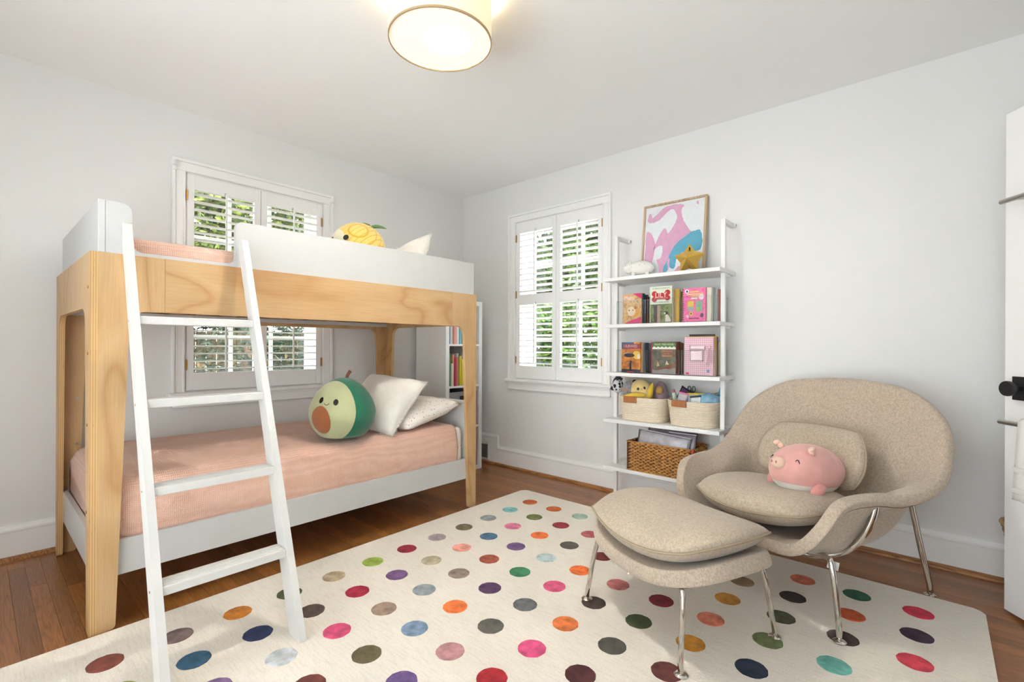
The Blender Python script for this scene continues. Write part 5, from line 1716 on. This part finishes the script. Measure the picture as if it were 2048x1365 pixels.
# ------------------------------------------------------------------ door with towel bars
dr = bpy.data.objects.new('door_1', None); COL.objects.link(dr); struct(dr)
dr.location = (4.148, -.988, 0); dr.rotation_euler = (0, 0, math.radians(127))
bm = box(0, -.035, .014, .76, 0, 2.045, .0015)
mesh_obj('door_leaf', bm, TRIM, dr)
for s, y in ((1, 0.0), (-1, -.035)):
    pl = mesh_obj('rosette', box(.650, min(y, y + .007 * s), .878, .722, max(y, y + .007 * s), .972, .001), BLACK, dr)
    M = T(.686, y + .007 * s, .925) @ R(-90 * s, 'X')
    mesh_obj('knob', add_lathe(bm_new(), [(0, 0), (.011, 0), (.011, .018), (.016, .024), (.029, .040), (.0305, .050), (.029, .056), (0, .057)], 28, M), BLACK, pl, smooth=40)
def towel_bar(name, label, z, x0, x1):
    t = thing(name, label, 'towel bar', (4.148, -.988, 0), math.radians(127), local=True, group='towel bars on the door')
    mesh_obj('bar', tube([(x0, .070, z), (x1, .070, z)], .0095, 14), STEEL, t, smooth=40)
    for x in (x0 + .06, x1 - .06):
        p = mesh_obj('mount', tube([(x, .0005, z), (x, .070, z)], .008, 12), STEEL, t, smooth=40)
        mesh_obj('mount_plate', add_lathe(bm_new(), [(0, 0), (.022, 0), (.022, .006), (0, .006)], 20, T(x, .0005, z) @ R(-90, 'X')), CHROME, p, smooth=40)
    return t
towel_bar('towel_bar', 'upper brushed steel towel bar on the open white door', 1.668, .10, .700)
towel_bar('towel_bar', 'lower brushed steel towel bar below the black knob', .792, .10, .702)
tw = thing('hand_towel', 'white terry towel hanging over the lower towel bar on the door', 'towel', (4.148, -.988, 0), math.radians(127), local=True)
TERRY = plain('white_terry', '#ece9e6', .98, bstr=.8, bscale=260, sheen=.4)
def towel_sheet(x0, x1, ztop, zf, zb):
    prof = [(.060 - .0, zb)] + [(.0585, zb + (ztop - .02 - zb) * i / 6) for i in range(1, 7)] + [(.070 - .0115 * math.cos(t), ztop - .006 + .014 * math.sin(t)) for t in [PI * i / 8 for i in range(9)]] + [(.083 + .006 * (i / 10), ztop - .02 - (ztop - .02 - zf) * i / 10) for i in range(1, 11)]
    rows = []
    nx = 14
    for i in range(nx + 1):
        x = x0 + (x1 - x0) * i / nx
        rows.append([Vector((x + (.012 * (ztop - z) / .2 * ((i / nx) - .5) * 2), y + (.004 * math.sin(i * 1.3) * (ztop - z) * 4 if y > .08 else 0), z)) for y, z in prof])
    bm = bm_new(); add_grid(bm, rows)
    return bm
o = mesh_obj('cloth', towel_sheet(.26, .605, .802, .505, .55), TERRY, tw, smooth=True)
md = o.modifiers.new('thick', 'SOLIDIFY'); md.thickness = .009; md.offset = 1
for z in (.615, .535):
    mesh_obj('woven_band', box(.250, .0985, z, .615, .1005, z + .018), plain('band_white', '#dedbd8', .9), tw)

# small wicker waste basket behind the door
wb = thing('waste_basket', 'small round wicker basket on the floor behind the door', 'basket', (3.835, -.165, 0))
bm = bm_new()
for i in range(26):
    t = i / 25
    rr = .075 + .060 * t ** 1.2
    add_tube(bm, [(3.835 + (rr + .002 * math.sin(q * 9 * PI / 18 + i * PI)) * math.cos(2 * PI * q / 36), -.165 + (rr + .002 * math.sin(q * 9 * PI / 18 + i * PI)) * math.sin(2 * PI * q / 36), .006 + .305 * t) for q in range(36)], .0068, 5, True)
mesh_obj('weave', bm, plain('seagrass', '#a8865a', .85, var=.35, vscale=60), wb, smooth=True)
mesh_obj('rim', tube([(3.835 + .137 * math.cos(2 * PI * q / 36), -.165 + .137 * math.sin(2 * PI * q / 36), .316) for q in range(36)], .009, 8, True), plain('seagrass_rim', '#c0a276', .85, var=.3, vscale=60), wb, smooth=True)
mesh_obj('base', add_lathe(bm_new(), [(0, .001), (.078, .001), (.078, .008), (0, .008)], 30, T(3.835, -.165, 0)), plain('seagrass', '#a8865a'), wb)

# ------------------------------------------------------------------ garden beyond the windows
GZ = -.55
o = mesh_obj('garden_ground', box(-14, -12, GZ - .2, -TH - .02, 14, GZ), plain('garden_soil', '#8a8a6a', .95, var=.3, vscale=2)); struct(o)
o = mesh_obj('side_yard', box(-TH - .02, TH + .02, GZ - .2, 12, 14, GZ), plain('pale_gravel', '#d6d2c8', .95, var=.2, vscale=6)); struct(o)
def leaf_mat(name, dark, mid, light, sc=2.2):
    mt, nt, b = new_mat(name)
    tc = nd(nt, 'ShaderNodeNewGeometry')
    n1 = nd(nt, 'ShaderNodeTexNoise'); n1.inputs['Scale'].default_value = sc * 6; n1.inputs['Detail'].default_value = 3
    nt.links.new(tc.outputs['Position'], n1.inputs['Vector'])
    c = ramp(nt, n1.outputs[0], [(.34, H(dark)), (.5, H(mid)), (.66, H(light))])
    nt.links.new(c, b.inputs['Base Color'])
    b.inputs['Roughness'].default_value = .45
    b.inputs['Transmission Weight'].default_value = 0.0
    tl = nd(nt, 'ShaderNodeBsdfTranslucent'); nt.links.new(c, tl.inputs[0])
    mx = nd(nt, 'ShaderNodeMixShader'); mx.inputs[0].default_value = .35
    nt.links.new(b.outputs[0], mx.inputs[1]); nt.links.new(tl.outputs[0], mx.inputs[2])
    nt.links.new(mx.outputs[0], nt.nodes['Material Output'].inputs[0])
    return mt
def foliage(blobs, n, size, seed, long=1.0):
    rg2 = random.Random(seed)
    verts, faces = [], []
    tot = sum(b[3] * b[4] * b[5] for b in blobs)
    for (cx, cy, cz, rx, ry, rz) in blobs:
        k = int(n * rx * ry * rz / tot) + 1
        for _ in range(k):
            while True:
                q = Vector((rg2.uniform(-1, 1), rg2.uniform(-1, 1), rg2.uniform(-1, 1)))
                if .25 < q.length < 1:
                    break
            p = Vector((cx + q.x * rx, cy + q.y * ry, cz + q.z * rz))
            d = Vector((rg2.gauss(0, 1), rg2.gauss(0, 1), rg2.gauss(0, .6))).normalized()
            s = d.cross(Vector((rg2.gauss(0, 1), rg2.gauss(0, 1), rg2.gauss(0, 1)))).normalized()
            L = size * rg2.uniform(.6, 1.3)
            w = L * .42 / long
            i0 = len(verts)
            nr = d.cross(s) * L * .12
            verts += [p - d * L, p + s * w + nr, p + d * L, p - s * w + nr]
            faces += [(i0, i0 + 1, i0 + 2), (i0, i0 + 2, i0 + 3)]
    me = bpy.data.meshes.new('foliage')
    me.from_pydata(verts, [], faces)
    return me
def plant(name, label, cat, blobs, n, size, seed, mat, stems, group=None, long=1.0):
    cx = sum(b[0] for b in blobs) / len(blobs); cy = sum(b[1] for b in blobs) / len(blobs)
    root = thing(name, label, cat, (cx, cy, GZ), group=group)
    me = foliage(blobs, n, size, seed, long)
    me.materials.append(mat)
    o = bpy.data.objects.new('foliage', me); COL.objects.link(o); o.parent = root; o.matrix_parent_inverse = WORLD[root.name].inverted(); o['kind'] = 'stuff'
    bark = plain('bark', '#4a3a2c', .95, var=.3, vscale=12)
    for st_ in stems:
        mesh_obj('trunk', tube([p[:3] for p in st_], [p[3] for p in st_], 8), bark, root, smooth=True)
    return root
GRN = leaf_mat('leaf_bright', '#1c2e10', '#3f5e22', '#6f8a36')
GRD = leaf_mat('leaf_deep', '#0c160e', '#1a2e1c', '#34503a')
GRY = leaf_mat('leaf_yellow', '#26321a', '#4c5c26', '#86903c')
# beyond the left window
plant('evergreen_shrub', 'dark evergreen shrub close outside the left window', 'shrub', [(-2.1, -1.15, .55, .55, .75, .9), (-2.4, -.35, .7, .6, .7, 1.0), (-2.0, .45, .8, .6, .7, 1.1)], 7000, .05, 1, GRD, [[(-2.1, -1.1, GZ, .03), (-2.1, -1.1, .5, .02)], [(-2.4, -.3, GZ, .03), (-2.4, -.35, .6, .02)]], 'garden shrubs', 1.6)
plant('leafy_tree', 'tall leafy tree with yellow green leaves above the left window', 'tree', [(-4.0, -1.6, 2.6, 1.1, 1.3, 1.2), (-4.4, -.2, 2.9, 1.2, 1.3, 1.3), (-4.2, 1.1, 2.5, 1.1, 1.2, 1.2), (-4.1, -.9, 3.9, 1.2, 1.5, 1.0)], 13000, .075, 2, GRY, [[(-4.3, -.4, GZ, .12), (-4.25, -.45, 1.4, .09), (-4.1, -.8, 3.2, .05)]], 'garden trees')
plant('leafy_tree', 'deep green tree behind the garden fence', 'tree', [(-6.6, -2.4, 2.3, 1.2, 1.5, 1.5), (-6.8, .4, 2.6, 1.3, 1.6, 1.7), (-6.6, 2.8, 2.4, 1.3, 1.6, 1.6)], 10000, .09, 3, GRD, [[(-6.7, .2, GZ, .14), (-6.7, .3, 2.4, .08)]], 'garden trees')
fn_ = thing('board_fence', 'shade-darkened tan board fence across the garden beyond the left window', 'fence', (-5.2, -.5, GZ))
FB_ = wood('shade_dark_board', '#4f4432', '#6b5d46', '#786a50', axis=2, ring=5, rough=.9)  # tan boards coloured darker in place of shade from the trees
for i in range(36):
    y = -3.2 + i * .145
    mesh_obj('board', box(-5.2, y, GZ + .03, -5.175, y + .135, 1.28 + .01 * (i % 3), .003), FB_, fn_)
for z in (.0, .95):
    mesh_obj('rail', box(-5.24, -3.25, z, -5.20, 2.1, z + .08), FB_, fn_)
# beyond the back window
plant('laurel_hedge', 'bright green laurel shrub close outside the right window', 'shrub', [(-.55, 2.9, .75, .9, .5, 1.05), (-1.6, 3.1, .85, .9, .6, 1.1), (.45, 2.9, .6, .8, .5, .95)], 6000, .075, 5, GRN, [[(-.5, 2.9, GZ, .03), (-.5, 2.9, .7, .02)], [(-1.5, 3.1, GZ, .03), (-1.6, 3.1, .8, .02)]], 'garden shrubs')
plant('leafy_tree', 'airy green tree seen through the upper right window', 'tree', [(-1.4, 4.6, 2.4, 1.1, .9, .9), (-.2, 4.8, 2.9, 1.2, .9, 1.0), (.8, 4.6, 2.3, .8, .8, .8), (-2.6, 4.8, 2.2, 1.0, .9, 1.1), (-1.2, 5.0, 3.6, 1.4, .9, .8)], 15000, .085, 6, GRN, [[(-.4, 4.7, GZ, .11), (-.4, 4.7, 1.6, .08), (-.2, 4.75, 2.9, .04)]], 'garden trees')
plant('leafy_tree', 'dark tree far behind the right window', 'tree', [(-3.2, 7.0, 2.0, 1.5, 1.0, 2.2), (-1.0, 7.4, 1.8, 1.6, 1.0, 2.0), (1.0, 7.2, 1.7, 1.4, 1.0, 1.8), (-5.0, 7.0, 2.2, 1.4, 1.0, 2.4), (-2.6, 7.6, 4.2, 2.2, 1.0, 1.4)], 17000, .11, 7, GRD, [[(-1.2, 7.2, GZ, .15), (-1.1, 7.3, 1.8, .1)]], 'garden trees')

for o in bpy.data.objects:
    if '_w' in o:
        del o['_w']
